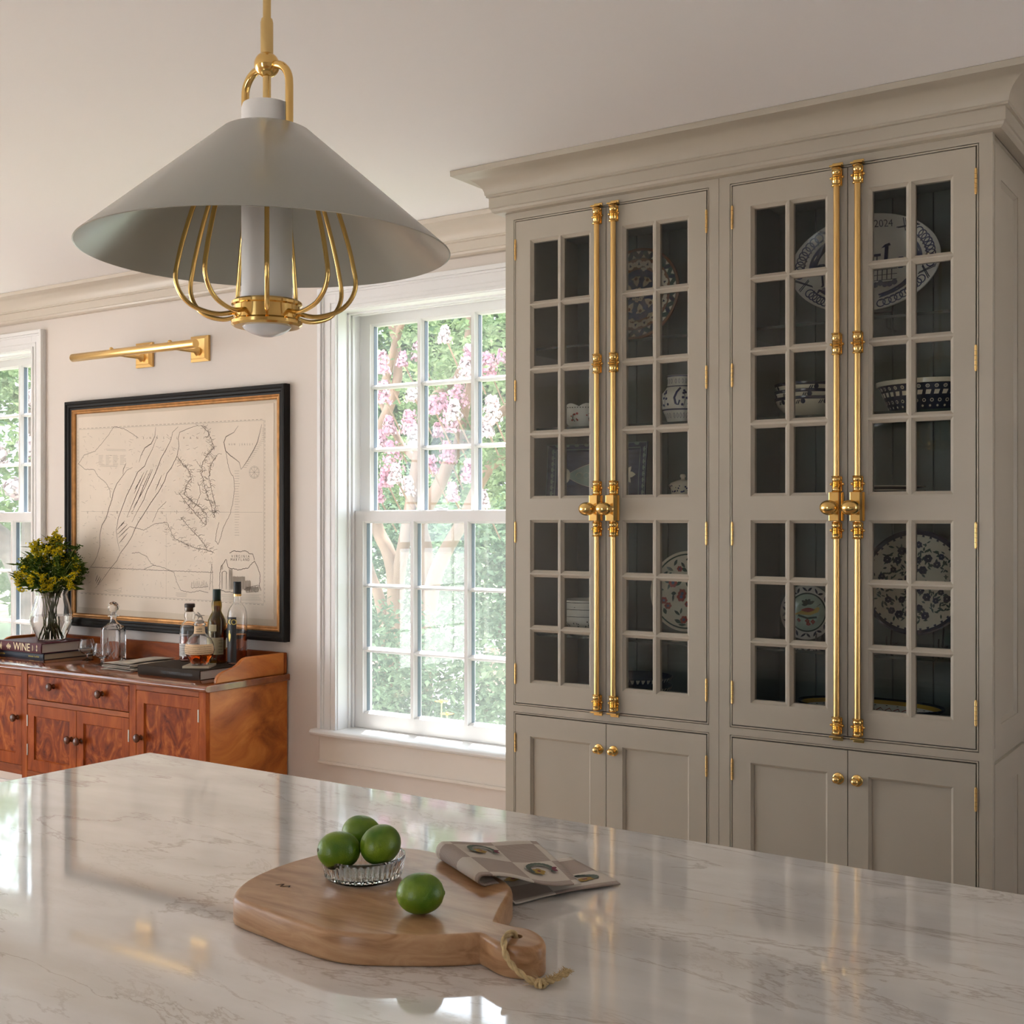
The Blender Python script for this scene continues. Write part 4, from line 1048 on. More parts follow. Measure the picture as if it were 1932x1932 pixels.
stp = MB(); stp.lathe([(0.0004, 0.196), (0.0095, 0.198), (0.010, 0.214), (0.016, 0.218), (0.011, 0.223), (0.0125, 0.227)], (DX, DY, ST), 'Z', 16)
b_ = bmesh.new(); bmesh.ops.create_icosphere(b_, subdivisions=2, radius=0.0265)
b_.verts.ensure_lookup_table()
stp.add([(DX + v.co.x, DY + v.co.y, ST + 0.252 + v.co.z) for v in b_.verts], [tuple(v.index for v in f.verts) for f in b_.faces]); b_.free()
stp.obj('stopper', M['glass'], dc)
cut = MB()
ca, sa = math.cos(TH), math.sin(TH)
for face_ in range(2):
    for k in range(9):
        for s in (-1, 1):
            x = -0.036 + 0.009 * k; z0 = 0.015 + 0.012 * (k % 3); L_ = 0.05 + 0.03 * math.sin(k)
            p, q = (x, -hw - 0.0003), (x + s * 0.018, -hw - 0.0003)
            if face_: p, q = (hw + 0.0003, x), (hw + 0.0003, x + s * 0.018)
            if max(abs(q[0]), abs(q[1])) > hw + .001: continue
            cut.tube([(DX + p[0] * ca - p[1] * sa, DY + p[0] * sa + p[1] * ca, ST + z0), (DX + q[0] * ca - q[1] * sa, DY + q[0] * sa + q[1] * ca, ST + z0 + L_)], 0.0008, 4)
cut.obj('cut_lines', M['frost'], dc)

# folded napkin between the decanter and the dark book
M['napkin'] = P('grey_linen_napkin', (0.46, 0.41, 0.35), 0.9, var=0.25, scale=25, bump=0.2, bscale=200)
mb = MB()
path = [(0.0, 0.0), (0.155, 0.0), (0.165, 0.004), (0.155, 0.008), (0.02, 0.008), (0.010, 0.012), (0.02, 0.016), (0.150, 0.0165), (0.162, 0.021), (0.150, 0.0255), (0.015, 0.025), (0.05, 0.030), (0.16, 0.034)]
rows_ = []
for j in range(9):
    v = j / 8
    row = []
    for i, (s_, z_) in enumerate(catmull([(a, b, 0) for a, b in path], 4)[:] and [(p.x, p.y) for p in catmull([(a, b, 0) for a, b in path], 4)]):
        row.append((-4.455 + 0.215 * v * 0.25 + s_ * 1.15, 3.392 + 0.215 * v + 0.006 * math.sin(9 * s_ + 2 * v), ST + 0.003 + z_ * (1 + 0.28 * v * (s_ > .03) * (z_ > .02)) + 0.0012 * math.sin(30 * s_ + 7 * v)))
    rows_.append(row)
mb.rings(rows_, False, False, closed=False)
nk = mb.obj('napkin', M['napkin'], smooth=60, fix=False)
sm = nk.modifiers.new('thick', 'SOLIDIFY'); sm.thickness = 0.0022
tag(nk, 'folded grey linen napkin lying in front of the crystal decanter', 'napkin')

# bottles
M['cork'] = P('cork', (0.40, 0.25, 0.13), 0.8)
M['cap_black'] = P('black_cap', (0.012, 0.011, 0.011), 0.4)
M['cap_brown'] = P('dark_brown_cap', (0.030, 0.018, 0.013), 0.45)
M['cap_green'] = P('dark_green_foil', (0.004, 0.020, 0.016), 0.4)
M['whisky'] = P('amber_whisky', (0.78, 0.14, 0.012), 0.0, trans=1.0, ior=1.36)
M['whisky_dark'] = P('dark_spirit', (0.30, 0.045, 0.008), 0.0, trans=1.0, ior=1.36)
M['cognac'] = P('cognac', (0.38, 0.075, 0.015), 0.0, trans=1.0, ior=1.36)
M['greenglass'] = P('olive_bottle_glass', (0.48, 0.36, 0.04), 0.0, trans=1.0, ior=1.48)
M['label_cream'] = P('cream_label', (0.66, 0.47, 0.29), 0.7)
M['label_white'] = P('white_label', (0.62, 0.60, 0.57), 0.7)
M['label_pale'] = P('pale_green_label', (0.50, 0.45, 0.30), 0.7)
M['label_black'] = P('black_label', (0.008, 0.008, 0.009), 0.45)
M['label_ink'] = P('label_ink', (0.06, 0.05, 0.045), 0.8)
M['pewter'] = P('pewter', (0.30, 0.27, 0.24), 0.4, 0.9)
BZ = 0.8988
def label_band(mb, c, rfun, z0, z1, a0, a1, n=18, m=4):
    rows__ = []
    for j in range(m + 1):
        z = z0 + (z1 - z0) * j / m
        rows__.append([(c[0] + rfun(z) * math.cos(a0 + (a1 - a0) * i / n), c[1] + rfun(z) * math.sin(a0 + (a1 - a0) * i / n), c[2] + z) for i in range(n + 1)])
    return mb.rings(rows__, False, False, closed=False)
def interp(prof):
    def f(z):
        for (r0, h0), (r1, h1) in zip(prof[:-1], prof[1:]):
            if h0 <= z <= h1: return r0 + (r1 - r0) * (z - h0) / max(h1 - h0, 1e-6) + 0.0006
        return prof[-1][0]
    return f
def bottle(x, y, prof, label, glass, liquid, level, base=BZ):
    r = thing('liquor_bottle', label, 'bottle', (x, y, base), 'liquor bottles on the sideboard')
    mb = MB(); shell(mb, prof, 0.0028, (x, y, base), 36); mb.obj('glass_body', glass, r, smooth=40)
    f = interp(prof)
    zs = [0.010] + [h for _, h in prof if 0.012 < h < level] + [level]
    MB().lathe([(0.0004, 0.010)] + [(f(z) - 0.0042, z) for z in zs] + [(0.0004, level)], (x, y, base), 'Z', 36).obj('liquor', liquid, r, smooth=40)
    return r, f
toward = math.atan2(-0.83, 0.556) + 0.0                   # direction from the bottles to the photographer
def print_lines(r, f, c, rows__, a0, a1, mat, seed=0, h=0.0018):
    rq = random.Random(seed); mb = MB()
    for z in rows__:
        a = a0 + rq.uniform(0, .06)
        while a < a1 - 0.03:
            w = rq.uniform(.02, .10); mb2 = MB(); label_band(mb, c, lambda q: f(q) + 0.0006, z, z + h * rq.uniform(.6, 1.2), a, min(a + w, a1), 2, 1); a += w + .018
    return mb.obj('print', mat, r, fix=False)
# 1: short-necked clear bottle with a brown cap, behind left
ax, ay = -4.108, 3.593
pA = [(0.040, 0.0), (0.0435, 0.004), (0.0435, 0.128), (0.041, 0.146), (0.033, 0.164), (0.0225, 0.176), (0.0205, 0.182), (0.0235, 0.190), (0.0245, 0.200), (0.0215, 0.212), (0.0190, 0.216), (0.0210, 0.219), (0.0210, 0.232)]
rA, fA = bottle(ax, ay, pA, 'clear bulb-necked whisky bottle with brown cap, leftmost of the bottles', M['glass'], M['whisky_dark'], 0.108)
MB().lathe([(0.0004, 0.2335), (0.0225, 0.2335), (0.0225, 0.248), (0.0205, 0.250), (0.0004, 0.250)], (ax, ay, BZ), 'Z', 28).obj('cap', M['cap_brown'], rA, smooth=40)
MB().lathe([(0.0004, 0.214), (0.0150, 0.214), (0.0155, 0.2335), (0.0004, 0.2335)], (ax, ay, BZ), 'Z', 20).obj('cork', M['cork'], rA, smooth=40)
mb = MB(); label_band(mb, (ax, ay, BZ), fA, 0.024, 0.078, toward - 1.25, toward + 1.2); mb.obj('label', M['label_white'], rA, fix=False)
print_lines(rA, fA, (ax, ay, BZ), (0.030, 0.036, 0.042, 0.049, 0.057, 0.068), toward - 1.15, toward + 1.0, M['label_ink'], 1)
# 2: round squat bottle with the horse stopper, on a coaster
bx_, by_ = -3.897, 3.462
cb = BZ + 0.0090
pB = [(0.034, 0.0), (0.037, 0.003), (0.040, 0.010), (0.0585, 0.048), (0.0615, 0.062), (0.0600, 0.078), (0.0545, 0.096), (0.044, 0.114), (0.029, 0.128), (0.0225, 0.134), (0.0215, 0.164), (0.0255, 0.168), (0.0255, 0.174), (0.0215, 0.176)]
rB, fB = bottle(bx_, by_, pB, 'round squat bourbon bottle with a horse stopper on a coaster', M['glass'], M['whisky'], 0.047, cb)
mb = MB(); label_band(mb, (bx_, by_, cb), fB, 0.048, 0.090, toward - 1.35, toward + 1.45, 22, 6); mb.obj('label', M['label_cream'], rB, fix=False)
mb = MB(); label_band(mb, (bx_, by_, cb), fB, 0.132, 0.164, toward - 1.5, toward + 1.5); mb.obj('neck_label', M['label_cream'], rB, fix=False)
print_lines(rB, fB, (bx_, by_, cb), (0.054, 0.063, 0.071, 0.079), toward - 1.15, toward + 1.15, M['label_ink'], 2); print_lines(rB, fB, (bx_, by_, cb), (0.140, 0.150), toward - .5, toward + .7, M['label_ink'], 3, 0.003)
hs = MB()
hs.lathe([(0.0004, 0.174), (0.017, 0.174), (0.0185, 0.180), (0.018, 0.184), (0.012, 0.187), (0.0004, 0.188)], (bx_, by_, cb), 'Z', 20)
rv = right
def hp(u, w, v=0.0): return (bx_ + rv.x * u - rv.y * v, by_ + rv.y * u + rv.x * v, cb + 0.187 + w)
hs.tube([hp(-.006, .0155), hp(0, .0165), hp(.008, .0175)], [.0042, .005, .0045], 8)               # body
hs.tube([hp(-.007, .017), hp(-.012, .022), hp(-.0145, .025)], [.0036, .003, .0026], 8); hs.tube([hp(-.0135, .0255), hp(-.0195, .021)], [.0026, .0014], 8)   # neck, head
for u0, u1, v in ((-.006, -.012, .002), (-.005, -.009, -.002), (.008, .012, .002), (.007, .009, -.002)): hs.tube([hp(u0, .014, v), hp((u0 + u1) / 2 + .002, .007, v), hp(u1, .001, v)], [.002, .0013, .0011], 6)
hs.tube([hp(.010, .019), hp(.016, .020), hp(.021, .0195)], [.0016, .0014, .0006], 6)                # tail
hs.tube([hp(.001, .019), hp(-.002, .026), hp(-.006, .030)], [.003, .0032, .0022], 8); hs.ball(hp(-.008, .032), .0026, 8, 6); hs.tube([hp(-.003, .027), hp(-.009, .024)], [.0014, .001], 6); hs.tube([hp(.001, .020), hp(-.002, .012, .004)], [.002, .001], 6)   # rider
hs.obj('horse_stopper', M['pewter'], rB, smooth=60)
M['coaster'] = P('stone_coaster', (0.46, 0.39, 0.29), 0.7)
c_ = MB(); c_.rings([[(p[0] * math.cos(.55) - p[1] * math.sin(.55), p[0] * math.sin(.55) + p[1] * math.cos(.55), p[2]) for p in rrect(-.056, .056, -.056, .056, .002, z, 2)] for z in (0.0, .0008, .0084, .009)])
co = c_.obj('coaster', M['coaster'], smooth=30); co.location = (bx_ - 0.004, by_ + 0.002, BZ); tag(co, 'square beige coaster under the round bourbon bottle on the book', 'coaster')
# 3: dark bottle with a green capsule
lx, ly = -3.945, 3.600
pL = [(0.036, 0.0), (0.0395, 0.004), (0.0395, 0.170), (0.0375, 0.186), (0.028, 0.206), (0.0205, 0.220), (0.0195, 0.226), (0.0220, 0.244), (0.0215, 0.258), (0.0175, 0.272), (0.0165, 0.276)]
rL, fL = bottle(lx, ly, pL, 'dark whisky bottle with a dark green capsule behind the round bottle', M['greenglass'], M['whisky_dark'], 0.246)
MB().lathe([(0.0004, 0.318), (0.0160, 0.318), (0.0168, 0.316), (0.0172, 0.268), (0.0165, 0.267), (0.0004, 0.267)], (lx, ly, BZ), 'Z', 28).obj('capsule', M['cap_green'], rL, smooth=40)
mb = MB(); label_band(mb, (lx, ly, BZ), fL, 0.040, 0.112, toward - 1.0, toward + 1.0); mb.obj('label', M['label_pale'], rL, fix=False)
mb = MB(); label_band(mb, (lx, ly, BZ), fL, 0.140, 0.168, toward - .7, toward + .2); mb.obj('shoulder_label', M['label_pale'], rL, fix=False)
print_lines(rL, fL, (lx, ly, BZ), (0.048, 0.060, 0.074, 0.088, 0.10), toward + .4, toward + .9, M['label_ink'], 5)
# 4: tall clear bottle with the black XO label
xx_, xy_ = -3.838, 3.618
pX = [(0.038, 0.0), (0.0415, 0.004), (0.0415, 0.205), (0.0400, 0.222), (0.034, 0.240), (0.024, 0.254), (0.0175, 0.262), (0.0160, 0.270), (0.0155, 0.292)]
rX, fX = bottle(xx_, xy_, pX, 'tall clear cognac bottle with black label at the gallery end', M['glass'], M['cognac'], 0.128)
MB().lathe([(0.0004, 0.353), (0.0160, 0.353), (0.0166, 0.351), (0.0166, 0.3005), (0.0004, 0.3005)], (xx_, xy_, BZ), 'Z', 28).obj('cap', M['cap_black'], rX, smooth=40)
MB().lathe([(0.0004, 0.3005), (0.0168, 0.3005), (0.0168, 0.291), (0.0004, 0.291)], (xx_, xy_, BZ), 'Z', 28).obj('collar', M['brass_satin'], rX, smooth=40)
mb = MB(); label_band(mb, (xx_, xy_, BZ), fX, 0.012, 0.204, toward - 1.35, toward + .12, 16, 4); mb.obj('label', M['label_black'], rX, fix=False)
vv, ff = text_geo('XO', 0.034)
mb = MB()
for v in vv: pass
mb.add([(xx_ + (fX(.18) + .0008) * math.cos(toward - .42 + v.x / .0415), xy_ + (fX(.18) + .0008) * math.sin(toward - .42 + v.x / .0415), BZ + 0.182 + v.y) for v in vv], ff)
def on_x(u, z): return (xx_ + (fX(min(z, .2)) + .0009) * math.cos(toward - .65 + u / .0415), xy_ + (fX(min(z, .2)) + .0009) * math.sin(toward - .65 + u / .0415), BZ + z)
amph = [(0, .148), (.0025, .146), (.0015, .142), (.002, .138), (.007, .130), (.0065, .118), (.003, .105), (.0, .098), (-.003, .105), (-.0065, .118), (-.007, .130), (-.002, .138), (-.0015, .142), (-.0025, .146)]
mb.add([on_x(a, b) for a, b in amph], [tuple(range(len(amph)))])
mb.obj('gold_print', M['gold_foil'], rX, fix=False)

# ------------------------------------------------------------------ china behind the glass
def C3(r, g, b): return (r, g, b)
M['cream_glaze'] = P('cream_glaze', (0.60, 0.55, 0.43), 0.15)
M['brown_glaze'] = P('brown_glaze', (0.17, 0.075, 0.032), 0.2)
M['blue_glaze'] = P('blue_glaze', (0.022, 0.050, 0.14), 0.15, var=0.3, scale=30)
M['cobalt'] = P('cobalt_glaze', (0.018, 0.026, 0.095), 0.15)
M['navy_glaze'] = P('navy_glaze', (0.008, 0.012, 0.034), 0.12)
M['slate_glaze'] = P('slate_blue_glaze', (0.055, 0.065, 0.115), 0.2, var=0.4, scale=22, stretch=(1, 1, 3))
M['green_glaze'] = P('green_glaze', (0.020, 0.050, 0.036), 0.2)
M['sage_glaze'] = P('sage_glaze', (0.22, 0.30, 0.26), 0.2)
M['celadon'] = P('celadon_glaze', (0.40, 0.50, 0.40), 0.12, var=0.15, scale=40)
M['red_glaze'] = P('rust_red_glaze', (0.26, 0.030, 0.020), 0.2)
M['ochre'] = P('ochre_glaze', (0.50, 0.32, 0.05), 0.2)
M['blackink'] = P('black_glaze', (0.012, 0.012, 0.012), 0.2)

class Dish:
    """upright plate: built lying flat (local u right, v up, w towards viewer), then stood on a stand"""
    def __init__(self, prof, ex=1.0, ez=1.0):
        self.prof, self.ex, self.ez = prof, ex, ez
    def w(self, r):
        p = self.prof
        for (r0, h0), (r1, h1) in zip(p[:-1], p[1:]):
            if r0 <= r <= r1: return h0 + (h1 - h0) * (r - r0) / max(r1 - r0, 1e-6)
        return p[-1][1]
    def pt(self, u, v, lift=0.0006):
        r = math.hypot(u / self.ex, v / self.ez)
        return (u, -(self.w(r) + lift), v)
    def body(self, mb, th=0.005, seg=56):
        full = [(max(r, .0004), h) for r, h in self.prof]
        back = [(r, h - th) for r, h in reversed(full)]
        rings = []
        for r, h in full + back:
            rings.append([(r * math.cos(2 * math.pi * k / seg) * self.ex, -h, r * math.sin(2 * math.pi * k / seg) * self.ez) for k in range(seg)])
        return mb.rings(rings, False, False)
    def poly(self, mb, pts, lift=0.0008):
        """fan-filled motif, vertices draped on the dish"""
        cu = sum(p[0] for p in pts) / len(pts); cv = sum(p[1] for p in pts) / len(pts)
        vs_ = [self.pt(cu, cv, lift)] + [self.pt(u, v, lift) for u, v in pts]
        n_ = len(pts)
        mb.add(vs_, [(0, i + 1, (i + 1) % n_ + 1) for i in range(n_)])
    def line(self, mb, pts, w, lift=0.0009, closed=False):
        if closed: pts = pts + [pts[0]]
        vs_ = []
        n_ = len(pts)
        for i, p in enumerate(pts):
            a, b = pts[max(i - 1, 0)], pts[min(i + 1, n_ - 1)]
            dx, dz = b[0] - a[0], b[1] - a[1]; L_ = math.hypot(dx, dz) or 1
            nx, nz = -dz / L_ * w / 2, dx / L_ * w / 2
            vs_ += [self.pt(p[0] + nx, p[1] + nz, lift), self.pt(p[0] - nx, p[1] - nz, lift)]
        mb.add(vs_, [(2 * i, 2 * i + 1, 2 * i + 3, 2 * i + 2) for i in range(n_ - 1)])
    def band(self, mb, r0, r1, lift=0.0005, seg=56, sub=3):
        rows__ = []
        for j in range(sub + 1):
            r = r0 + (r1 - r0) * j / sub
            rows__.append([self.pt(r * math.cos(2 * math.pi * k / seg) * self.ex, r * math.sin(2 * math.pi * k / seg) * self.ez, lift) for k in range(seg)])
        mb.rings(rows__, False, False)
def pol(r, a): return (r * math.cos(a), r * math.sin(a))
def petal(c, a, L_, w, n=7):
    """leaf shape starting at c in direction a"""
    out = []
    for s in (1, -1):
        for i in range(n):
            t_ = i / (n - 1) if s == 1 else 1 - i / (n - 1)
            off = s * w / 2 * math.sin(math.pi * t_)
            out.append((c[0] + L_ * t_ * math.cos(a) - off * math.sin(a), c[1] + L_ * t_ * math.sin(a) + off * math.cos(a)))
    return out
def disc(c, r, n=10): return [(c[0] + r * math.cos(2 * math.pi * k / n), c[1] + r * math.sin(2 * math.pi * k / n)) for k in range(n)]
def stand_upright(root, x, y, z, tilt=0.16):
    root.location = (x, y, z); root.rotation_euler = (tilt * -1, 0, 0)
def plate_root(name, label, cat, x, y, z, tilt=0.14):
    r = thing(name, label, cat, (x, y, z), 'display china in the cabinets', world=False)
    r.rotation_euler = (-tilt, 0, 0)
    return r
def easel(label, x, y, zs, w, hgt):
    """small black wire plate stand on a shelf"""
    r = thing('plate_stand', label, 'plate stand', (x, y, zs), 'black plate stands', world=False)
    for s in (-1, 1):
        MB().tube([(s * w, 0.055, 0.002), (s * w, -0.045, 0.002), (s * w, -0.050, 0.020), (s * w, -0.046, 0.032)], 0.0024, 6).obj('foot', M['iron'], r, smooth=50)
        MB().tube([(s * w, -0.005, 0.002), (s * w, 0.030, hgt)], 0.0024, 6).obj('upright', M['iron'], r, smooth=50)
    MB().tube([(-w, 0.012, hgt * .5), (w, 0.012, hgt * .5)], 0.0022, 6).obj('crossbar', M['iron'], r, smooth=50)
    return r

S1, S2, S3, S4, S0 = 2.086, 1.820, 1.556, 1.140, 0.930        # shelf tops

# brown and blue plate, upper left
d = Dish([(0, 0), (0.070, 0.0), (0.100, 0.005), (0.155, 0.016), (0.158, 0.0155)])
r = plate_root('plate', 'round brown and blue plate with a white chain border', 'plate', -1.905, 3.610, S1 + 0.190, 0.12)
mb = MB(); d.body(mb); mb.obj('dish', M['brown_glaze'], r, smooth=40)
mb = MB(); d.band(mb, 0.0005, 0.088); mb.obj('blue_centre', M['blue_glaze'], r, fix=False)
mb = MB(); d.band(mb, 0.124, 0.149, 0.0005); mb.obj('green_border', M['green_glaze'], r, fix=False)
wmb, rmb, gmb = MB(), MB(), MB()
for k in range(22):
    a = 2 * math.pi * k / 22
    d.poly(wmb, [pol(.126, a - .06), pol(.126, a + .06), pol(.137, a)], .0012); d.poly(wmb, [pol(.148, a + .08), pol(.148, a + .20), pol(.137, a + .14)], .0012)
    d.poly(gmb, [pol(.126, a + .07), pol(.126, a + .13), pol(.148, a + .06), pol(.148, a + .0)], .0011)
for k in range(20):
    a = 2 * math.pi * k / 20
    c0 = pol(.106, a); d.poly(wmb, disc(c0, .0135, 12), .0011); d.poly(wmb, disc(pol(.106, a + .15), .0085, 10), .0011)
    d.poly(gmb, [(c0[0] + q[0], c0[1] + q[1]) for q in (pol(.007, a), pol(.006, a + 2.2), pol(.004, a + 3.14), pol(.006, a - 2.2))], .0016)
for k in range(8):
    a = 2 * math.pi * k / 8 + .2
    d.poly(wmb, petal(pol(.030, a), a, .042, .021), .0011); d.poly(wmb, disc(pol(.064, a + .15), .008), .0011); d.poly(wmb, disc(pol(.064, a - .15), .008), .0011); d.poly(rmb, disc(pol(.058, a), .006), .0016)
    for q in range(5): d.poly(wmb, disc((pol(.018, a + .39)[0] + .005 * math.cos(q * 1.26), pol(.018, a + .39)[1] + .005 * math.sin(q * 1.26)), .0038, 7), .0011)
    d.poly(wmb, disc(pol(.088, a + .39), .007, 6), .0012); d.poly(wmb, disc(pol(.090, a + .30), .004, 6), .0012); d.poly(wmb, disc(pol(.090, a + .48), .004, 6), .0012)
wmb.obj('white_pattern', M['cream_glaze'], r, fix=False); rmb.obj('rust_dots', M['brown_glaze'], r, fix=False); gmb.obj('dark_pattern', M['navy_glaze'], r, fix=False)
easel('black wire stand under the brown and blue plate', -1.905, 3.620, S1, 0.070, 0.10)

# oval blue and white platter with the date
d = Dish([(0, 0), (0.62, 0.0), (0.72, 0.012), (0.99, 0.026), (1.0, 0.025)], 0.226, 0.150)
r = plate_root('platter', 'white oval platter painted in blue with 2024 on its rim', 'platter', -1.130, 3.600, S1 + 0.198, 0.10)
mb = MB(); d.body(mb, .006, 72); mb.obj('dish', M['white'], r, smooth=40)
bl, dk = MB(), MB()
vv, ff = text_geo('-2024', 0.029, 'LEFT')
dk.add([d.pt(0.017 + v.x, 0.119 + v.y - 0.10 * v.x, .0012) for v in vv], ff)
def scallops(a0, a1, ra=.88):
    n_ = 9
    for k in range(n_):
        a = a0 + (a1 - a0) * k / (n_ - 1)
        c0 = (math.cos(a) * ra * d.ex, math.sin(a) * ra * d.ez); d.line(bl, disc(c0, .0125, 12), .0035, .0012, True)
        d.poly(dk, disc((math.cos(a) * (ra - .07) * d.ex, math.sin(a) * (ra - .07) * d.ez), .0028, 6), .0014)
    band = [(math.cos(a0 + (a1 - a0) * t_) * q * d.ex, math.sin(a0 + (a1 - a0) * t_) * q * d.ez) for q, ts in ((.76, [i / 12 for i in range(13)]), (.66, [1 - i / 12 for i in range(13)])) for t_ in ts]
    d.poly(bl, band, .0011)
    d.line(bl, [(math.cos(a0 + (a1 - a0) * i / 16) * .82 * d.ex, math.sin(a0 + (a1 - a0) * i / 16) * .82 * d.ez) for i in range(17)], .0035, .0012)
scallops(-.15, .62); scallops(2.35, 3.25); scallops(3.75, 4.45); scallops(5.0, 5.75)
for a in (0.88, 2.15, 3.5, 4.75, 5.95):
    for s, o_ in ((.10, 0), (.10, .035), (-.13, 0), (-.13, -.03)):
        d.line(dk, [(math.cos(a + o_ - s) * .78 * d.ex, math.sin(a + o_ - s) * .78 * d.ez), (math.cos(a + o_ + s) * .97 * d.ex, math.sin(a + o_ + s) * .97 * d.ez)], .0028, .0013)
# a house with columns and shrubs across the middle
d.poly(bl, [(-.07, .022), (.045, .022), (.045, .030), (-.07, .030)], .0012)
for k in range(7): d.line(bl, [(-.062 + k * .016, .008), (-.062 + k * .016, .022)], .003, .0012)
d.poly(bl, [(-.075, -.012), (.065, -.012), (.065, .006), (-.075, .006)], .0012)
d.line(bl, [(.060, -.006), (.062, .05)], .011, .0013); d.poly(bl, [(.046, .046), (.074, .052), (.070, .060), (.056, .056)], .0014)
for k, (u, rr_) in enumerate(((.085, .014), (.105, .018), (.12, .014), (-.09, .016))): d.poly(bl, disc((u, -.004), rr_), .0012)
for k in range(12): d.line(dk, [(-.075 + k * .014, -.052), (-.075 + k * .014, -.020)], .003, .0012)
for z in (-.020, -.036, -.052, -.058): d.line(dk, [(-.085, z), (.095, z)], .002, .0012)
for k in range(8): d.poly(bl, disc((-.01 + k * .014, -.064 + .003 * math.sin(k * 2)), .009, 8), .0013)
d.poly(bl, disc((-.135, .0), .020), .0012); d.line(bl, [(-.135, 0), (-.128, -.05), (-.140, -.075)], .006, .0012)
bl.obj('blue_painting', M['cobalt'], r, fix=False); dk.obj('dark_brushwork', M['navy_glaze'], r, fix=False)
easel('black wire stand under the oval blue and white platter', -1.115, 3.612, S1, 0.058, 0.11)
# amber glass votive
vt = MB(); M['amberglass'] = P('olive_amber_glass', (0.62, 0.60, 0.12), 0.05, trans=0.9)
shell(vt, [(0.020, 0), (0.0225, .002), (0.0235, .045)], .002, (-1.428 + .02, 3.690, S1), 24)
tag(vt.obj('glass_cup', M['amberglass'], smooth=40), 'small olive glass cup at the back of upper shelf', 'cup')

# fluted white bowl with red sprigs
def fluted(mb, c, prof, n, amp, seg=96, rot=0.0):
    rings = []
    H = prof[-1][1]
    for rr_, h in prof:
        ring = []
        for k in range(seg):
            a = 2 * math.pi * k / seg
            f_ = 1 + amp * (h / H) * abs(math.cos(n / 2 * a + rot))
            ring.append((c[0] + rr_ * f_ * math.cos(a), c[1] + rr_ * f_ * math.sin(a), c[2] + h + (0.010 * (h / H) ** 3 * abs(math.cos(n / 2 * a + rot)))))
        rings.append(ring)
    return mb.rings(rings, True, False)
bo = thing('bowl', 'white fluted bowl with red flower sprigs on upper shelf', 'bowl', (-2.035, 3.455, S2), 'bowls in the cabinets')
mb = MB(); pr = [(0.030, 0.0), (0.032, 0.002), (0.046, 0.012), (0.058, 0.030), (0.066, 0.052), (0.071, 0.066)]
fluted(mb, (-2.035, 3.455, S2), pr, 8, 0.10); fluted(mb, (-2.035, 3.455, S2 + .003), [(max(a - .004, .001), b) for a, b in pr], 8, 0.10)
mb.obj('body', M['white'], bo, smooth=40)
def on_side(c, f, a, z, lift=.0012): return (c[0] + (f(z) + lift) * math.cos(a), c[1] + (f(z) + lift) * math.sin(a), c[2] + z)
def side_poly(mb, c, f, pts, lift=.0012):
    """motif on the side of a round vessel; pts are (angle, height)"""
    ca_, cz_ = sum(p[0] for p in pts) / len(pts), sum(p[1] for p in pts) / len(pts); n_ = len(pts)
    mb.add([on_side(c, f, ca_, cz_, lift)] + [on_side(c, f, a, z, lift) for a, z in pts], [(0, i + 1, (i + 1) % n_ + 1) for i in range(n_)])
def side_disc(mb, c, f, a, z, rr_, lift=.0012, n=9, R_=.06): side_poly(mb, c, f, [(a + rr_ / R_ * math.cos(2 * math.pi * k / n), z + rr_ * math.sin(2 * math.pi * k / n)) for k in range(n)], lift)
def side_line(mb, c, f, pts, w, lift=.0012, R_=.06):
    vs_ = []
    n_ = len(pts)
    for i, p in enumerate(pts):
        a, b = pts[max(i - 1, 0)], pts[min(i + 1, n_ - 1)]
        dx, dz = (b[0] - a[0]) * R_, b[1] - a[1]; L_ = math.hypot(dx, dz) or 1
        nx, nz = -dz / L_ * w / 2 / R_, dx / L_ * w / 2
        vs_ += [on_side(c, f, p[0] + nx, p[1] + nz, lift), on_side(c, f, p[0] - nx, p[1] - nz, lift)]
    mb.add(vs_, [(2 * i, 2 * i + 1, 2 * i + 3, 2 * i + 2) for i in range(n_ - 1)])
f = interp([(a * 1.10, b) for a, b in pr]); cc = (-2.035, 3.455, S2); vw = -math.pi / 2 + 0.55
rd, gn = MB(), MB()
rq = random.Random(4)
for da in (-.42, .42, 1.2):
    side_line(gn, cc, f, [(vw + da, .020), (vw + da - .08, .030), (vw + da, .044)], .0022)
    for k in range(9): side_disc(rd, cc, f, vw + da + rq.uniform(-.22, .22), .034 + rq.uniform(-.012, .016), rq.uniform(.002, .0036), .0014)
for k in range(26): side_disc(gn, cc, f, vw - 1.4 + k * .11, .0645, .0016, .0016)
rd.obj('red_sprigs', M['red_glaze'], bo, fix=False); gn.obj('dark_sprigs', M['blackink'], bo, fix=False)

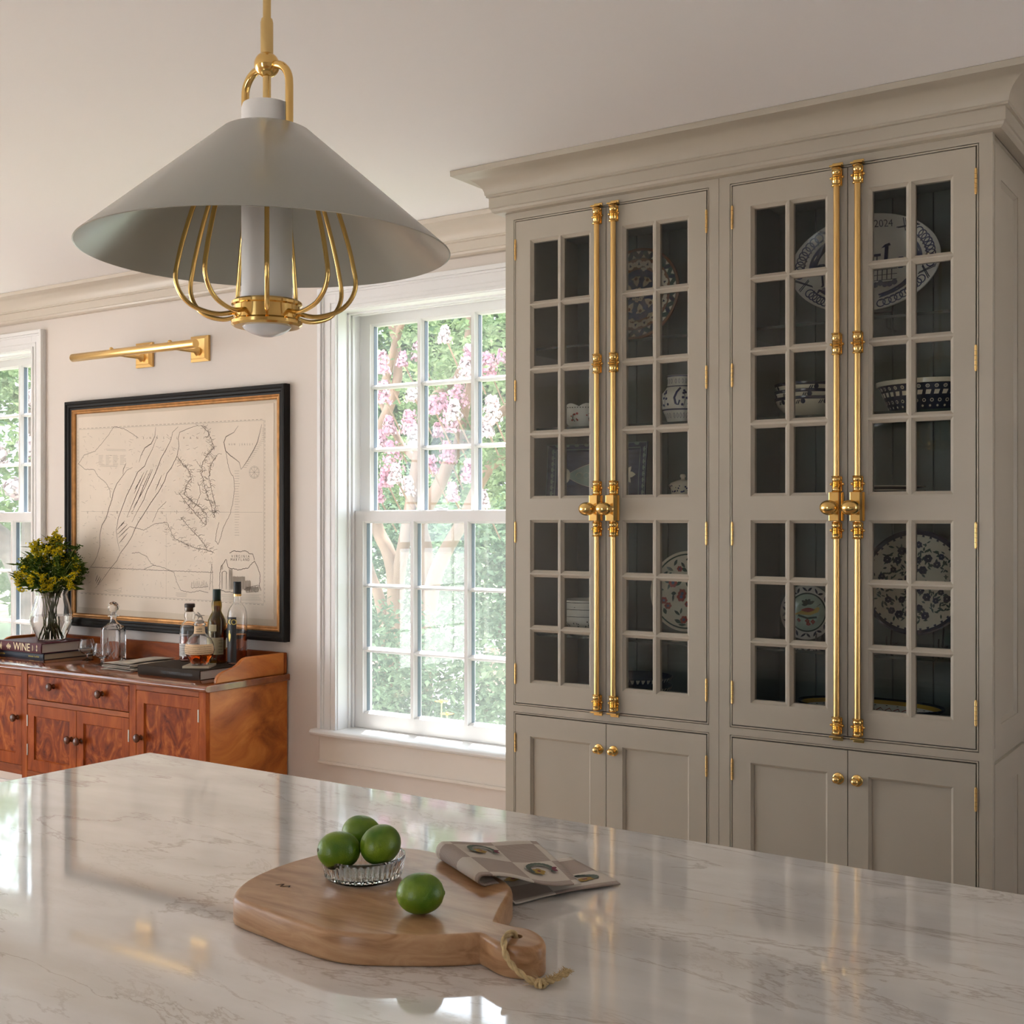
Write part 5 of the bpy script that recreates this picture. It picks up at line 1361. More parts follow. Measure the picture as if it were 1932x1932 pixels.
# blue and white vase
cv_ = (-1.680, 3.470, S2); vx = thing('ginger_jar', 'white vase painted with blue bird and flowers on upper shelf', 'vase', cv_)
pv = [(0.040, 0.0), (0.041, 0.003), (0.048, 0.025), (0.058, 0.048), (0.0625, 0.072), (0.0595, 0.096), (0.049, 0.112), (0.0425, 0.118), (0.0415, 0.138), (0.043, 0.150), (0.043, 0.153)]
mb = MB(); shell(mb, pv, .003, cv_, 40); mb.obj('body', M['white'], vx, smooth=45)
fv = interp(pv); b_ = MB()
for z, w in ((.0435, .003), (.118, .003), (.150, .003), (.046, .001)): side_line(b_, cv_, fv, [(2 * math.pi * k / 48, z) for k in range(49)], w, .0009)
for q in range(5):
    a0_ = vw + (q - 2) * 1.1
    side_line(b_, cv_, fv, [(a0_ - .35, .060), (a0_ - .42, .080), (a0_ - .30, .098), (a0_ - .10, .112)], .007, .001); side_line(b_, cv_, fv, [(a0_ - .35, .060), (a0_ - .22, .058), (a0_ - .15, .072)], .005, .001)
    side_line(b_, cv_, fv, [(a0_ + .05, .052), (a0_ + .12, .072), (a0_ + .10, .092)], .0016, .001)
    for da, z in ((.02, .080), (.22, .078), (.05, .094), (.16, .096), (.10, .102), (.30, .060), (-.02, .058)): side_disc(b_, cv_, fv, a0_ + da, z, .0042, .0011)
    for k in range(5): side_line(b_, cv_, fv, [(a0_ - .5 + k * .2 + .05 * math.cos(t_), .025 + .008 * math.sin(t_)) for t_ in [i * .8 for i in range(9)]], .0012, .001)
    for k in range(4): side_line(b_, cv_, fv, [(a0_ - .45 + k * .25 + .06 * math.cos(t_), .134 + .007 * math.sin(t_)) for t_ in [i * .8 for i in range(9)]], .0014, .001)
b_.obj('blue_painting', M['cobalt'], vx, fix=False)

# square navy dish stood upright on shelf three
r = plate_root('square_dish', 'square navy dish with white vine border, seen behind brass bolts', 'dish', -1.975, 3.455, S3 + 0.108, 0.10)
mb = MB()
hwx, hz = 0.190, 0.104
def sqr(x_, z_, y_): return [(a * x_, y_, b * z_) for a, b in ((-1, -1), (0, -.985), (1, -1), (.985, 0), (1, 1), (0, .985), (-1, 1), (-.985, 0))]
mb.rings([sqr(.001, .001, 0.0), sqr(hwx * .80, hz * .78, 0.0), sqr(hwx, hz, -.018), sqr(hwx, hz, -.013), sqr(hwx * .80, hz * .78, 0.006), sqr(.001, .001, .006)], False, False)
mb.obj('dish', M['slate_glaze'], r)
def ysq(u, v):
    e = max(abs(u) / hwx, abs(v) / hz); return -.0012 if e < .77 else -.0030 - .018 * (e - .77) / .23
def fl_line(mb, pts, w):
    vs_ = []; n_ = len(pts)
    for i, p in enumerate(pts):
        a, b = pts[max(i - 1, 0)], pts[min(i + 1, n_ - 1)]
        dx, dz = b[0] - a[0], b[1] - a[1]; L_ = math.hypot(dx, dz) or 1
        for s in (1, -1):
            u, v = p[0] - s * dz / L_ * w / 2, p[1] + s * dx / L_ * w / 2; vs_.append((u, ysq(u, v), v))
    mb.add(vs_, [(2 * i, 2 * i + 1, 2 * i + 3, 2 * i + 2) for i in range(n_ - 1)])
def fl_poly(mb, pts, up=0.0):
    cu, cv = sum(p[0] for p in pts) / len(pts), sum(p[1] for p in pts) / len(pts); n_ = len(pts)
    mb.add([(cu, ysq(cu, cv) - up, cv)] + [(u, ysq(u, v) - up, v) for u, v in pts], [(0, i + 1, (i + 1) % n_ + 1) for i in range(n_)])
wl, sg, cr = MB(), MB(), MB()
for e in (.985, .84):
    q = [(a * hwx * e, b * hz * e) for a, b in ((-1, -1), (0, -.985), (1, -1), (.985, 0), (1, 1), (0, .985), (-1, 1), (-.985, 0), (-1, -1))]
    fl_line(wl, [(q[i][0] + (q[i + 1][0] - q[i][0]) * t_ / 6, q[i][1] + (q[i + 1][1] - q[i][1]) * t_ / 6) for i in range(8) for t_ in range(6)] + [q[0]], .0022)
for s in (-1, 1):
    for k in range(9):
        u = -.15 + k * .0375
        for j in range(3): fl_poly(wl, petal((u, s * hz * .91), 1.57 + (j - 1) * .9, .012, .006))
        v = -.08 + k * .020
        for j in range(3): fl_poly(wl, petal((s * hwx * .91, v), (j - 1) * .9, .012, .006))
body_ = [(.115 * math.cos(t_), .030 * math.sin(t_) * (1 - .35 * math.cos(2 * t_))) for t_ in [2 * math.pi * k / 30 for k in range(30)]]
fl_poly(sg, body_); fl_line(cr, body_ + [body_[0]], .0016)
for s in (-1, 1):
    for a_, L_, w in ((.0, .038, .020), (.9, .034, .016), (-.9, .034, .016)): fl_poly(cr, petal((s * .105, 0), a_ if s > 0 else math.pi - a_, L_, w), .0006)
for k in range(6): fl_line(cr, [(-.07 + k * .028 + .012 * math.cos(t_), .010 * math.sin(t_)) for t_ in [i * .7 for i in range(10)]], .0016)
wl.obj('white_vine', M['sage_glaze'], r, fix=False); sg.obj('green_motif', M['sage_glaze'], r, fix=False); cr.obj('cream_motif', M['cream_glaze'], r, fix=False)
# small jar with dark blue writing on shelf three
cj = (-1.672, 3.470, S3); jr = thing('lidded_jar', 'small cream jar with dark floral rim on middle shelf', 'jar', cj)
pj = [(0.030, 0), (0.032, .003), (0.037, .030), (0.038, .055), (0.044, .068), (0.045, .072)]
mb = MB(); shell(mb, pj, .003, cj, 32); mb.obj('body', M['cream_glaze'], jr, smooth=45)
ld = MB().lathe([(.0004, .072), (.043, .072), (.040, .078), (.020, .086), (.007, .089), (.006, .093), (.010, .098), (.008, .105), (.0004, .107)], cj, 'Z', 28); ld.obj('lid', M['cream_glaze'], jr, smooth=50)
b_ = MB(); fj = interp(pj)
for k in range(60): side_disc(b_, cj, fj, 2 * math.pi * k / 60, .055 + rq.uniform(-.006, .014), rq.uniform(.0016, .003), .0011, 7, .04)
for k in range(9): side_disc(b_, cj, fj, vw - 1.2 + k * .3, .036, .0024, .0011, 7, .04)
b_.obj('dark_flowers', M['cobalt'], jr, fix=False)

# red and green floral plate, lower left unit
d = Dish([(0, 0), (0.075, 0.0), (0.100, 0.006), (0.130, 0.014), (0.132, 0.0135)])
r = plate_root('plate', 'cream plate with red and green flowers on lower shelf', 'plate', -1.715, 3.600, S4 + 0.142, 0.12)
mb = MB(); d.body(mb); mb.obj('dish', M['cream_glaze'], r, smooth=40)
gn, rd, bl = MB(), MB(), MB()
d.band(gn, .119, .1235, .0008)
rq = random.Random(8)
for k in range(46):
    rr_, a = .112 * math.sqrt(rq.random()), rq.uniform(0, 6.28); d.poly(gn, petal(pol(rr_, a), rq.uniform(0, 6.28), rq.uniform(.018, .034), rq.uniform(.008, .013)), .0010)
for k in range(17):
    rr_, a = .100 * math.sqrt(rq.random()), rq.uniform(0, 6.28); c0 = pol(rr_, a); rad = rq.uniform(.008, .015)
    for j in range(6): d.poly(rd, disc((c0[0] + rad * .7 * math.cos(j * 1.05), c0[1] + rad * .7 * math.sin(j * 1.05)), rad * .5, 8), .0014)
    d.poly(bl, disc(c0, rad * .42, 8), .0018)
gn.obj('green_leaves', M['green_glaze'], r, fix=False); rd.obj('red_flowers', M['red_glaze'], r, fix=False); bl.obj('blue_centres', M['blue_glaze'], r, fix=False)

# nested bowls, lower left
def nest(cx_, cy_, zs, R_, n, dz, h, mat, rimmat, lab, deco):
    for k in range(n):
        c = (cx_, cy_, zs + k * dz)
        b = thing('bowl', lab[k], 'bowl', c, 'bowls in the cabinets')
        p = [(R_ * .45, 0), (R_ * .47, .003), (R_ * .75, h * .30), (R_ * .93, h * .62), (R_, h * .92), (R_ * 1.005, h)]
        mb = MB(); shell(mb, p, .0035, c, 44); mb.obj('body', mat, b, smooth=45)
        f_ = interp(p); q = MB(); deco(q, c, f_, R_, h, k); q.obj('decoration', rimmat, b, fix=False)
def deco_plain(q, c, f_, R_, h, k):
    side_line(q, c, f_, [(2 * math.pi * i / 48, h * .90) for i in range(49)], .0016, .0009)
    rr_ = random.Random(k)
    for j in range(12):
        a = 2 * math.pi * j / 12 + .3 * k
        side_line(q, c, f_, [(a, h * .3), (a + .05, h * .45), (a + .02, h * .60)], .0010, .0010, R_)
        for i in range(6): side_disc(q, c, f_, a + rr_.uniform(-.12, .14), h * rr_.uniform(.36, .66), .0022, .0011, 7, R_)
nest(-2.020, 3.470, S4, 0.088, 3, 0.023, 0.066, M['white'], M['blackink'], ['white bowl with dark sprigs, bottom of the lower-shelf stack', 'white bowl with dark sprigs, middle of the lower-shelf stack', 'white bowl, topmost of the lower-shelf stack'], deco_plain)
def deco_blue(q, c, f_, R_, h, k):
    side_poly_band(q, c, f_, h * .84, h * .995)
    for j in range(9):
        a = 2 * math.pi * j / 9 + .2 * k
        side_disc(q, c, f_, a, h * .74, .0075, .0011, 9, R_)
        for s in (-.10, -.16): side_line(q, c, f_, [(a + s, h * .80), (a + s - .06, h * .62)], .003, .0011, R_)
def side_poly_band(q, c, f_, z0, z1, n=48):
    q.rings([[on_side(c, f_, 2 * math.pi * i / n, z, .0010) for i in range(n)] for z in (z0, (z0 + z1) / 2, z1)], False, False)
nest(-1.258, 3.465, S2, 0.098, 3, 0.021, 0.058, M['cream_glaze'], M['navy_glaze'], ['cream bowl with navy rim, bottom of the upper-shelf stack', 'cream bowl with navy rim, middle of the upper-shelf stack', 'cream bowl with navy rim, topmost of the upper-shelf stack'], deco_blue)

# navy tureen with peacock-eye dots
ct = (-0.912, 3.480, S2); tu = thing('tureen', 'navy serving bowl with peacock-eye dots on upper shelf', 'bowl', ct)
pt_ = [(0.105, 0.0), (0.107, .003), (0.118, .030), (0.130, .056), (0.139, .074), (0.146, .076), (0.146, .087), (0.140, .089)]
mb = MB(); mb.lathe([(.0004, 0)] + pt_ + [(.132, .080), (.110, .020), (.0004, .012)], ct, 'Z', 56, 1.0, .78, cap=False); mb.obj('body', M['navy_glaze'], tu, smooth=35)
MB().lathe([(.139, .0745), (.1465, .0755), (.1470, .088), (.139, .0895)], ct, 'Z', 56, 1.0, .78, cap=False).obj('rim', M['cream_glaze'], tu, smooth=35)
def ft(z): return interp(pt_)(z)
w_, k_ = MB(), MB()
def tpt(a, z, lift=.001): return (ct[0] + (ft(z) + lift) * math.cos(a), ct[1] + (ft(z) + lift) * .78 * math.sin(a), ct[2] + z)
def tdisc(mb, a, z, rr_, lift): n_ = 10; mb.add([tpt(a, z, lift)] + [tpt(a + rr_ / .12 * math.cos(2 * math.pi * i / n_), z + rr_ * math.sin(2 * math.pi * i / n_), lift) for i in range(n_)], [(0, i + 1, (i + 1) % n_ + 1) for i in range(n_)])
for i in range(36):
    a = 2 * math.pi * i / 36
    tdisc(w_, a, .066, .0050, .0010); tdisc(k_, a, .066, .0030, .0016); tdisc(w_, a, .066, .0012, .0022)
    tdisc(w_, a + .09, .028, .0050, .0010); tdisc(k_, a + .09, .028, .0030, .0016); tdisc(w_, a + .05, .013, .0032, .0010)
    w_.add([tpt(a - .05, .044), tpt(a + .05, .044), tpt(a + .075, .056), tpt(a - .03, .056)], [(0, 1, 2, 3)])
w_.obj('cream_dots', M['cream_glaze'], tu, fix=False); k_.obj('navy_dots', M['navy_glaze'], tu, fix=False)
# stacked dark plates, shelf three right
for k in range(4):
    c = (-1.055, 3.480, S3 + .012 + k * .0115)
    pp = thing('plate', ['navy dinner plate at the bottom of the stack on middle shelf', 'navy dinner plate second from bottom of the middle-shelf stack', 'navy dinner plate third from bottom of the middle-shelf stack', 'navy dinner plate topmost of the middle-shelf stack'][k], 'plate', c, 'stacked navy plates')
    MB().lathe([(.0004, 0), (.085, 0), (.10, .003), (.128, .0085), (.129, .0105), (.10, .006), (.0004, .004)], c, 'Z', 56, cap=False).obj('dish', M['navy_glaze'], pp, smooth=40)
    MB().lathe([(.1275, .0082), (.1296, .0090), (.1294, .0108), (.1265, .0098)], c, 'Z', 56, cap=False).obj('rim_line', M['cream_glaze'], pp, smooth=40)

# large dark-rimmed floral plate, lower right
d = Dish([(0, 0), (0.090, 0.0), (0.115, 0.006), (0.152, 0.015), (0.155, 0.0145)])
r = plate_root('plate', 'large cream plate with navy rim and dense dark flowers', 'plate', -0.985, 3.610, S4 + 0.192, 0.12)
mb = MB(); d.body(mb, .005, 72); mb.obj('dish', M['cream_glaze'], r, smooth=40)
nv, gn = MB(), MB(); d.band(nv, .141, .1553, .0006)
for k in range(40):
    a = 2 * math.pi * k / 40
    for s in (-.5, 0, .5): d.poly(nv, petal(pol(.142, a), a + math.pi + s, .008, .003), .0010)
rq = random.Random(15)
placed = []
tries = 0
while len(placed) < 32 and tries < 900:
    tries += 1
    rr_, a = .112 * math.sqrt(rq.random()), rq.uniform(0, 6.28); c0 = pol(rr_, a)
    if all(math.hypot(c0[0] - p[0], c0[1] - p[1]) > .024 for p in placed):
        placed.append(c0); rad = rq.uniform(.0085, .012)
        for j in range(6): d.poly(nv, disc((c0[0] + rad * .6 * math.cos(j * 1.05 + a), c0[1] + rad * .6 * math.sin(j * 1.05 + a)), rad * .5, 7), .0012)
for k in range(240):
    rr_, a = .120 * math.sqrt(rq.random()), rq.uniform(0, 6.28); d.poly(gn, petal(pol(rr_, a), rq.uniform(0, 6.28), rq.uniform(.011, .019), rq.uniform(.004, .007)), .0010)
nv.obj('navy_flowers', M['navy_glaze'], r, fix=False); gn.obj('dark_leaves', M['green_glaze'], r, fix=False)
easel('black wire stand under the large floral plate', -0.985, 3.622, S4, 0.075, 0.14)
# small bird plate
d = Dish([(0, 0), (0.045, 0.0), (0.058, 0.004), (0.082, 0.012), (0.084, 0.0115)])
r = plate_root('plate', 'small celadon plate painted with a bird on lower shelf', 'plate', -1.305, 3.585, S4 + 0.092, 0.10)
mb = MB(); d.body(mb); mb.obj('dish', M['white'], r, smooth=40)
mb = MB(); d.band(mb, .0005, .056, .0006); mb.obj('celadon_centre', M['celadon'], r, fix=False)
nv, gn, rd, yl = MB(), MB(), MB(), MB()
d.band(gn, .056, .0605, .0009)
for k in range(12):
    a = 2 * math.pi * k / 12; d.poly(nv, petal(pol(.064, a), a + .9, .020, .007), .0010); d.poly(nv, petal(pol(.064, a), a - .9, .020, .007), .0010)
d.poly(yl, [(-.045, -.008), (-.020, .004), (.020, .010), (.032, .018), (.038, .014), (.034, .002), (.010, -.008), (-.020, -.008)], .0010); d.poly(rd, petal((-.022, .006), .06, .046, .014), .0016)
for a, L_ in ((2.6, .025), (1.3, .022), (.5, .024), (2.0, .02), (3.2, .02)): d.poly(gn, petal((.0, .024), a, L_, .010), .0012)
d.line(gn, [(-.030, -.010), (.0, -.018), (.030, -.014)], .006, .0012); d.poly(gn, petal((.010, -.042), .3, .03, .010), .0012)
for c0 in ((-.028, -.026), (.0, -.026), (.018, -.028), (.004, -.036)):
    for j in range(4): d.poly(rd, disc((c0[0] + .004 * math.cos(j * 1.57), c0[1] + .004 * math.sin(j * 1.57)), .0035, 7), .0012)
d.line(nv, [(.028, .018), (.042, .028)], .0016, .0012)
nv.obj('navy_border', M['navy_glaze'], r, fix=False); gn.obj('green_leaves', M['green_glaze'], r, fix=False); rd.obj('red_flowers', M['red_glaze'], r, fix=False); yl.obj('yellow_bird', M['ochre'], r, fix=False)
easel('black wire stand under the small bird plate', -1.305, 3.597, S4, 0.040, 0.07)
# shallow yellow-banded platter on the cabinet floor, right
cy_ = (-1.085, 3.490, S0); yp = thing('platter', 'shallow oval platter with yellow band on the cabinet floor', 'platter', cy_)
py_ = [(.0004, .004), (.130, .004), (.160, .012), (.200, .040), (.212, .050)]
mb = MB(); mb.lathe([(.0004, 0), (.13, 0), (.165, .008), (.213, .047), (.212, .0505), (.200, .041), (.160, .0135), (.13, .005), (.0004, .005)], cy_, 'Z', 64, 1.0, .62, cap=False); mb.obj('dish', M['white'], yp, smooth=40)
mb = MB(); mb.lathe([(.190, .0345), (.203, .0450)], cy_, 'Z', 64, 1, .62, cap=False); mb.v = [(x_, y_, z_ + .0012) for x_, y_, z_ in mb.v]; mb.obj('yellow_band', M['ochre'], yp, fix=False)
mb = MB(); mb.lathe([(.203, .0452), (.2125, .0518), (.2138, .0475), (.168, .0085)], cy_, 'Z', 64, 1, .62, cap=False); mb.obj('navy_edge', M['navy_glaze'], yp, fix=False, smooth=50)
mb = MB()
for k in range(34):
    a = 2 * math.pi * k / 34; q = (cy_[0] + .184 * math.cos(a), cy_[1] + .184 * .62 * math.sin(a), cy_[2] + .0325); mb.ball(q, .0035, 6, 4, 1, 1, .3)
mb.obj('dots', M['blackink'], yp)
mb = MB()
for k in range(40):
    a = 2 * math.pi * k / 40
    for s in (-.16, .16): mb.tube([(cy_[0] + .150 * math.cos(a), cy_[1] + .150 * .62 * math.sin(a), cy_[2] + .0115), (cy_[0] + .176 * math.cos(a + s), cy_[1] + .176 * .62 * math.sin(a + s), cy_[2] + .0268)], .0010, 4)
mb.obj('red_lattice', M['red_glaze'], yp)
# two stacked bowls with white triangles on the cabinet floor, left
for k, (zz, lab) in enumerate(((0.0, 'dark bowl with white triangle border, lower of two on cabinet floor'), (.030, 'dark bowl with white triangle border, upper of two on cabinet floor'))):
    c = (-1.850, 3.480, S0 + zz); bb = thing('bowl', lab, 'bowl', c, 'bowls in the cabinets')
    p = [(.060, 0), (.063, .003), (.095, .018), (.118, .040), (.122, .050)]
    mb = MB(); shell(mb, p, .004, c, 48); mb.obj('body', M['navy_glaze'], bb, smooth=45)
    f_ = interp(p); q = MB()
    for i in range(44): a = 2 * math.pi * i / 44; side_poly(q, c, f_, [(a - .055, .0485), (a + .055, .0485), (a + .02, .036), (a - .02, .036)], .0012)
    q.obj('triangles', M['cream_glaze'], bb, fix=False)

# ------------------------------------------------------------------ on the island: board, bowl, limes, towel
CT = 0.9202
M['board'] = wood('walnut_board', (0.29, 0.140, 0.056), (0.44, 0.245, 0.120), (0.57, 0.355, 0.195), 0.32, 5.0, (1.2, 4.5, 9.0), 0.0, 1.0)
M['rope'] = P('jute_rope', (0.58, 0.43, 0.22), 0.85, var=0.25, scale=120)
def outline():
    """board outline on the counter, x and y in metres; corners at the neck stay sharp"""
    seg1 = [(-0.9345, 1.317), (-0.965, 1.288), (-1.010, 1.257), (-1.058, 1.229), (-1.1086, 1.2135), (-1.180, 1.218), (-1.255, 1.230), (-1.318, 1.241), (-1.345, 1.262), (-1.372, 1.310), (-1.386, 1.370), (-1.388, 1.440), (-1.374, 1.510), (-1.345, 1.562), (-1.300, 1.590), (-1.245, 1.602), (-1.180, 1.592), (-1.100, 1.565), (-1.040, 1.535), (-1.005, 1.502), (-0.985, 1.462), (-0.962, 1.410), (-0.943, 1.373)]
    seg2 = [(-0.943, 1.373), (-0.918, 1.372), (-0.890, 1.374), (-0.862, 1.360), (-0.842, 1.336), (-0.845, 1.314), (-0.866, 1.301), (-0.892, 1.300), (-0.914, 1.308), (-0.9345, 1.317)]
    a = catmull([(x, y, 0) for x, y in seg1], 4); b = catmull([(x, y, 0) for x, y in seg2], 5)
    return [(p.x, p.y) for p in a[:-1]] + [(p.x, p.y) for p in b[:-1]]
OUT = outline()
def inset(poly, d):
    n_ = len(poly); out = []
    for i, p in enumerate(poly):
        a, b = poly[i - 1], poly[(i + 1) % n_]
        dx, dy = b[0] - a[0], b[1] - a[1]; L_ = math.hypot(dx, dy) or 1
        out.append((p[0] - dy / L_ * d, p[1] + dx / L_ * d))
    return out
ar = sum(OUT[i - 1][0] * OUT[i][1] - OUT[i][0] * OUT[i - 1][1] for i in range(len(OUT)))
if ar < 0: OUT.reverse()
BT = 0.0425                                     # board thickness
rings = [[(x, y, CT + z) for x, y in inset(OUT, i)] for i, z in ((.004, 0), (.0012, .002), (0, .005), (0, BT - .007), (.0012, BT - .003), (.0035, BT - .0008), (.007, BT), (.0085, BT))]
mb = MB().rings(rings)
bd = thing('cutting_board', 'thick rounded wooden cutting board with rope handle on counter', 'cutting board', (-1.15, 1.40, CT))
bo_ = mb.obj('board', M['board'], bd, smooth=40)
HX, HY = -0.888, 1.3365
cut = MB().lathe([(.0085, -.01), (.0085, .07)], (HX, HY, CT), 'Z', 20).obj('cutter', M['board'])
bm_ = bo_.modifiers.new('hole', 'BOOLEAN'); bm_.operation = 'DIFFERENCE'; bm_.object = cut; bm_.solver = 'EXACT'
bpy.context.view_layer.update()
dg = bpy.context.evaluated_depsgraph_get()
me2 = bpy.data.meshes.new_from_object(bo_.evaluated_get(dg))
bo_.modifiers.clear(); bo_.data = me2
bpy.data.objects.remove(cut)
# branded mark near the left end
mk = MB()
MT = CT + BT + .0004
zz = [(-1.318, 1.320), (-1.309, 1.330), (-1.306, 1.318), (-1.296, 1.329), (-1.292, 1.322)]
for a, b in zip(zz[:-1], zz[1:]):
    L_ = math.hypot(b[0] - a[0], b[1] - a[1]); nx, ny = -(b[1] - a[1]) / L_ * .0011, (b[0] - a[0]) / L_ * .0011
    mk.add([(a[0] + nx, a[1] + ny, MT), (a[0] - nx, a[1] - ny, MT), (b[0] - nx, b[1] - ny, MT), (b[0] + nx, b[1] + ny, MT)], [(0, 1, 2, 3)])
M['brand'] = P('burnt_brand', (0.05, 0.03, 0.02), 0.7)
mk.obj('brand_mark', M['brand'], bd, fix=False)
# rope through the hole, over the edge, knotted on the counter, frayed tail
T0 = CT + BT
core = catmull([(HX, HY, T0 - .012), (HX - .001, HY - .002, T0 + .002), (HX - .003, HY - .009, T0 + .0065), (HX - .002, HY - .022, T0 + .0060), (HX + .004, HY - .036, T0 + .0035), (HX + .014, HY - .0455, T0 - .010), (HX + .030, HY - .047, T0 - .023), (HX + .046, HY - .045, CT + .011), (HX + .060, HY - .042, CT + .0065)], 7)
rp = MB()
def twist(mb, core, r, pitch, off):
    for s in (0, math.pi):
        pts = []; L_ = 0
        for i, p in enumerate(core):
            if i: L_ += (p - core[i - 1]).length
            t_ = (core[min(i + 1, len(core) - 1)] - core[max(i - 1, 0)]).normalized()
            a = t_.cross(Vector((0.2, 0.9, 0.35))).normalized(); b = t_.cross(a)
            an = L_ / pitch * 2 * math.pi + s
            pts.append(p + a * off * math.cos(an) + b * off * math.sin(an))
        mb.tube(pts, r, 8)
twist(rp, core, .0027, .030, .0019)
ktc = Vector((HX + .064, HY - .041, CT + .0065))
for k in range(3):
    an = k * 1.05
    rp.tube([ktc + Vector((.0075 * math.cos(t_) * math.cos(an), .0075 * math.cos(t_) * math.sin(an), .0042 * math.sin(t_))) for t_ in [2 * math.pi * i / 12 for i in range(12)]], .0024, 7, closed=True)
tail = catmull([tuple(ktc), (HX + .070, HY - .028, CT + .007), (HX + .074, HY - .010, CT + .008), (HX + .078, HY + .004, CT + .010)], 6)
twist(rp, tail, .0030, .025, .0020)
rp.obj('rope', M['rope'], bd, smooth=60)
fr = MB(); rq = random.Random(2)
for k in range(150):
    i = rq.randrange(4, len(tail)); p = tail[i]; dv = Vector((rq.uniform(-1, 1), rq.uniform(-.4, 1), rq.uniform(-.1, .9))).normalized()
    q = p + dv * rq.uniform(.004, .011); q.z = max(q.z, CT + .0012)
    fr.tube([p, (p + q) / 2 + Vector((0, 0, .001)), q], [.0006, .0005, .0002], 4)
for k in range(60):
    p = ktc + Vector((rq.uniform(-.004, .004), rq.uniform(-.004, .004), rq.uniform(-.002, .004))); q = p + Vector((rq.uniform(-.024, .008), rq.uniform(-.012, .012), rq.uniform(-.004, .004))); q.z = max(q.z, CT + .0010)
    fr.tube([p, q], [.0005, .0002], 4)
fr.obj('frayed_fibres', M['rope'], bd)['kind'] = 'stuff'

# ribbed glass bowl
GB = (-1.232, 1.424, T0 + .0003)
gb = thing('glass_bowl', 'ribbed clear glass bowl holding limes on the board', 'bowl', GB)
nr = 44
def ribring(r, z, amp): return [(GB[0] + (r + amp * (1 if k % 4 in (0, 1) else -1)) * math.cos(2 * math.pi * k / (nr * 4)), GB[1] + (r + amp * (1 if k % 4 in (0, 1) else -1)) * math.sin(2 * math.pi * k / (nr * 4)), GB[2] + z) for k in range(nr * 4)]
mb = MB().rings([ribring(.0005, 0, 0), ribring(.050, 0, 0), ribring(.0555, .0025, 0), ribring(.0590, .006, .0008), ribring(.0640, .029, .0009), ribring(.0650, .034, 0), ribring(.0645, .0365, 0), ribring(.0620, .0365, 0), ribring(.0590, .030, 0), ribring(.0525, .010, 0), ribring(.046, .0065, 0), ribring(.0005, .006, 0)], False, False)
mb.obj('bowl', M['glass'], gb, smooth=30)

# limes
def lime_mat():
    m, nt, b = newmat('lime_skin'); L = nt.links
    tc = nt.nodes.new('ShaderNodeTexCoord')
    n1 = nt.nodes.new('ShaderNodeTexNoise'); n1.inputs['Scale'].default_value = 26; n1.inputs['Detail'].default_value = 2
    L.new(tc.outputs['Object'], n1.inputs[0])
    r = nt.nodes.new('ShaderNodeValToRGB')
    r.color_ramp.elements[0].position = .35; r.color_ramp.elements[0].color = (.060, .155, .007, 1)
    r.color_ramp.elements[1].position = .70; r.color_ramp.elements[1].color = (.18, .28, .014, 1)
    L.new(n1.outputs[0], r.inputs[0]); L.new(r.outputs[0], b.inputs['Base Color'])
    v = nt.nodes.new('ShaderNodeTexVoronoi'); v.inputs['Scale'].default_value = 520; L.new(tc.outputs['Object'], v.inputs[0])
    bp = nt.nodes.new('ShaderNodeBump'); bp.inputs['Strength'].default_value = .25; bp.inputs['Distance'].default_value = .0008; L.new(v.outputs[0], bp.inputs['Height']); L.new(bp.outputs[0], b.inputs['Normal'])
    b.inputs['Roughness'].default_value = .30
    b.inputs['Subsurface Weight'].default_value = .12; b.inputs['Subsurface Radius'].default_value = (.004, .006, .001); b.inputs['Subsurface Scale'].default_value = .4
    return m
M['lime'] = lime_mat()
M['limetip'] = P('lime_stem_end', (.10, .085, .03), .7)
def lime(label, loc, axis, L_, R_, group='limes on the board'):
    """axis: long direction (Vector)"""
    r = thing('lime', label, 'lime', loc, group, world=False)
    prof = []
    for i in range(19):
        t_ = -1 + 2 * i / 18
        rr_ = R_ * math.sqrt(max(1 - (abs(t_) ** 2.05), 0.0)) if abs(t_) < .93 else R_ * (.36 - (abs(t_) - .93) * 3.6)
        prof.append((max(rr_, .0006), t_ * L_ / 2))
    MB().lathe(prof, (0, 0, 0), 'Z', 28).obj('fruit', M['lime'], r, smooth=70)
    MB().lathe([(.0028, L_ / 2 - .0012), (.0030, L_ / 2 + .0004), (.0016, L_ / 2 + .0008)], (0, 0, 0), 'Z', 10).obj('stem_end', M['limetip'], r, smooth=40)
    r.rotation_euler = Vector(axis).to_track_quat('Z', 'Y').to_euler()
    return r
rgt = Vector((math.cos(TH), math.sin(TH), 0)); dep = Vector((-math.sin(TH), math.cos(TH), 0))
lime('green lime lying alone beside the glass bowl', (-1.052, 1.338, T0 + .0285), rgt + Vector((0, 0, .03)), .068, .0285)
lime('green lime at the left in the glass bowl', (-1.2450, 1.382, 1.0125), -rgt * .9 - dep * .5 + Vector((0, 0, .15)), .068, .0286)
lime('green lime at the right in the glass bowl', (-1.1975, 1.424, 1.0190), rgt * .55 + dep * .75 + Vector((0, 0, .25)), .068, .0296)
lime('green lime at the back in the glass bowl', (-1.2640, 1.457, 1.0190), rgt * .8 - dep * .3 + Vector((0, 0, -.2)), .066, .0282)

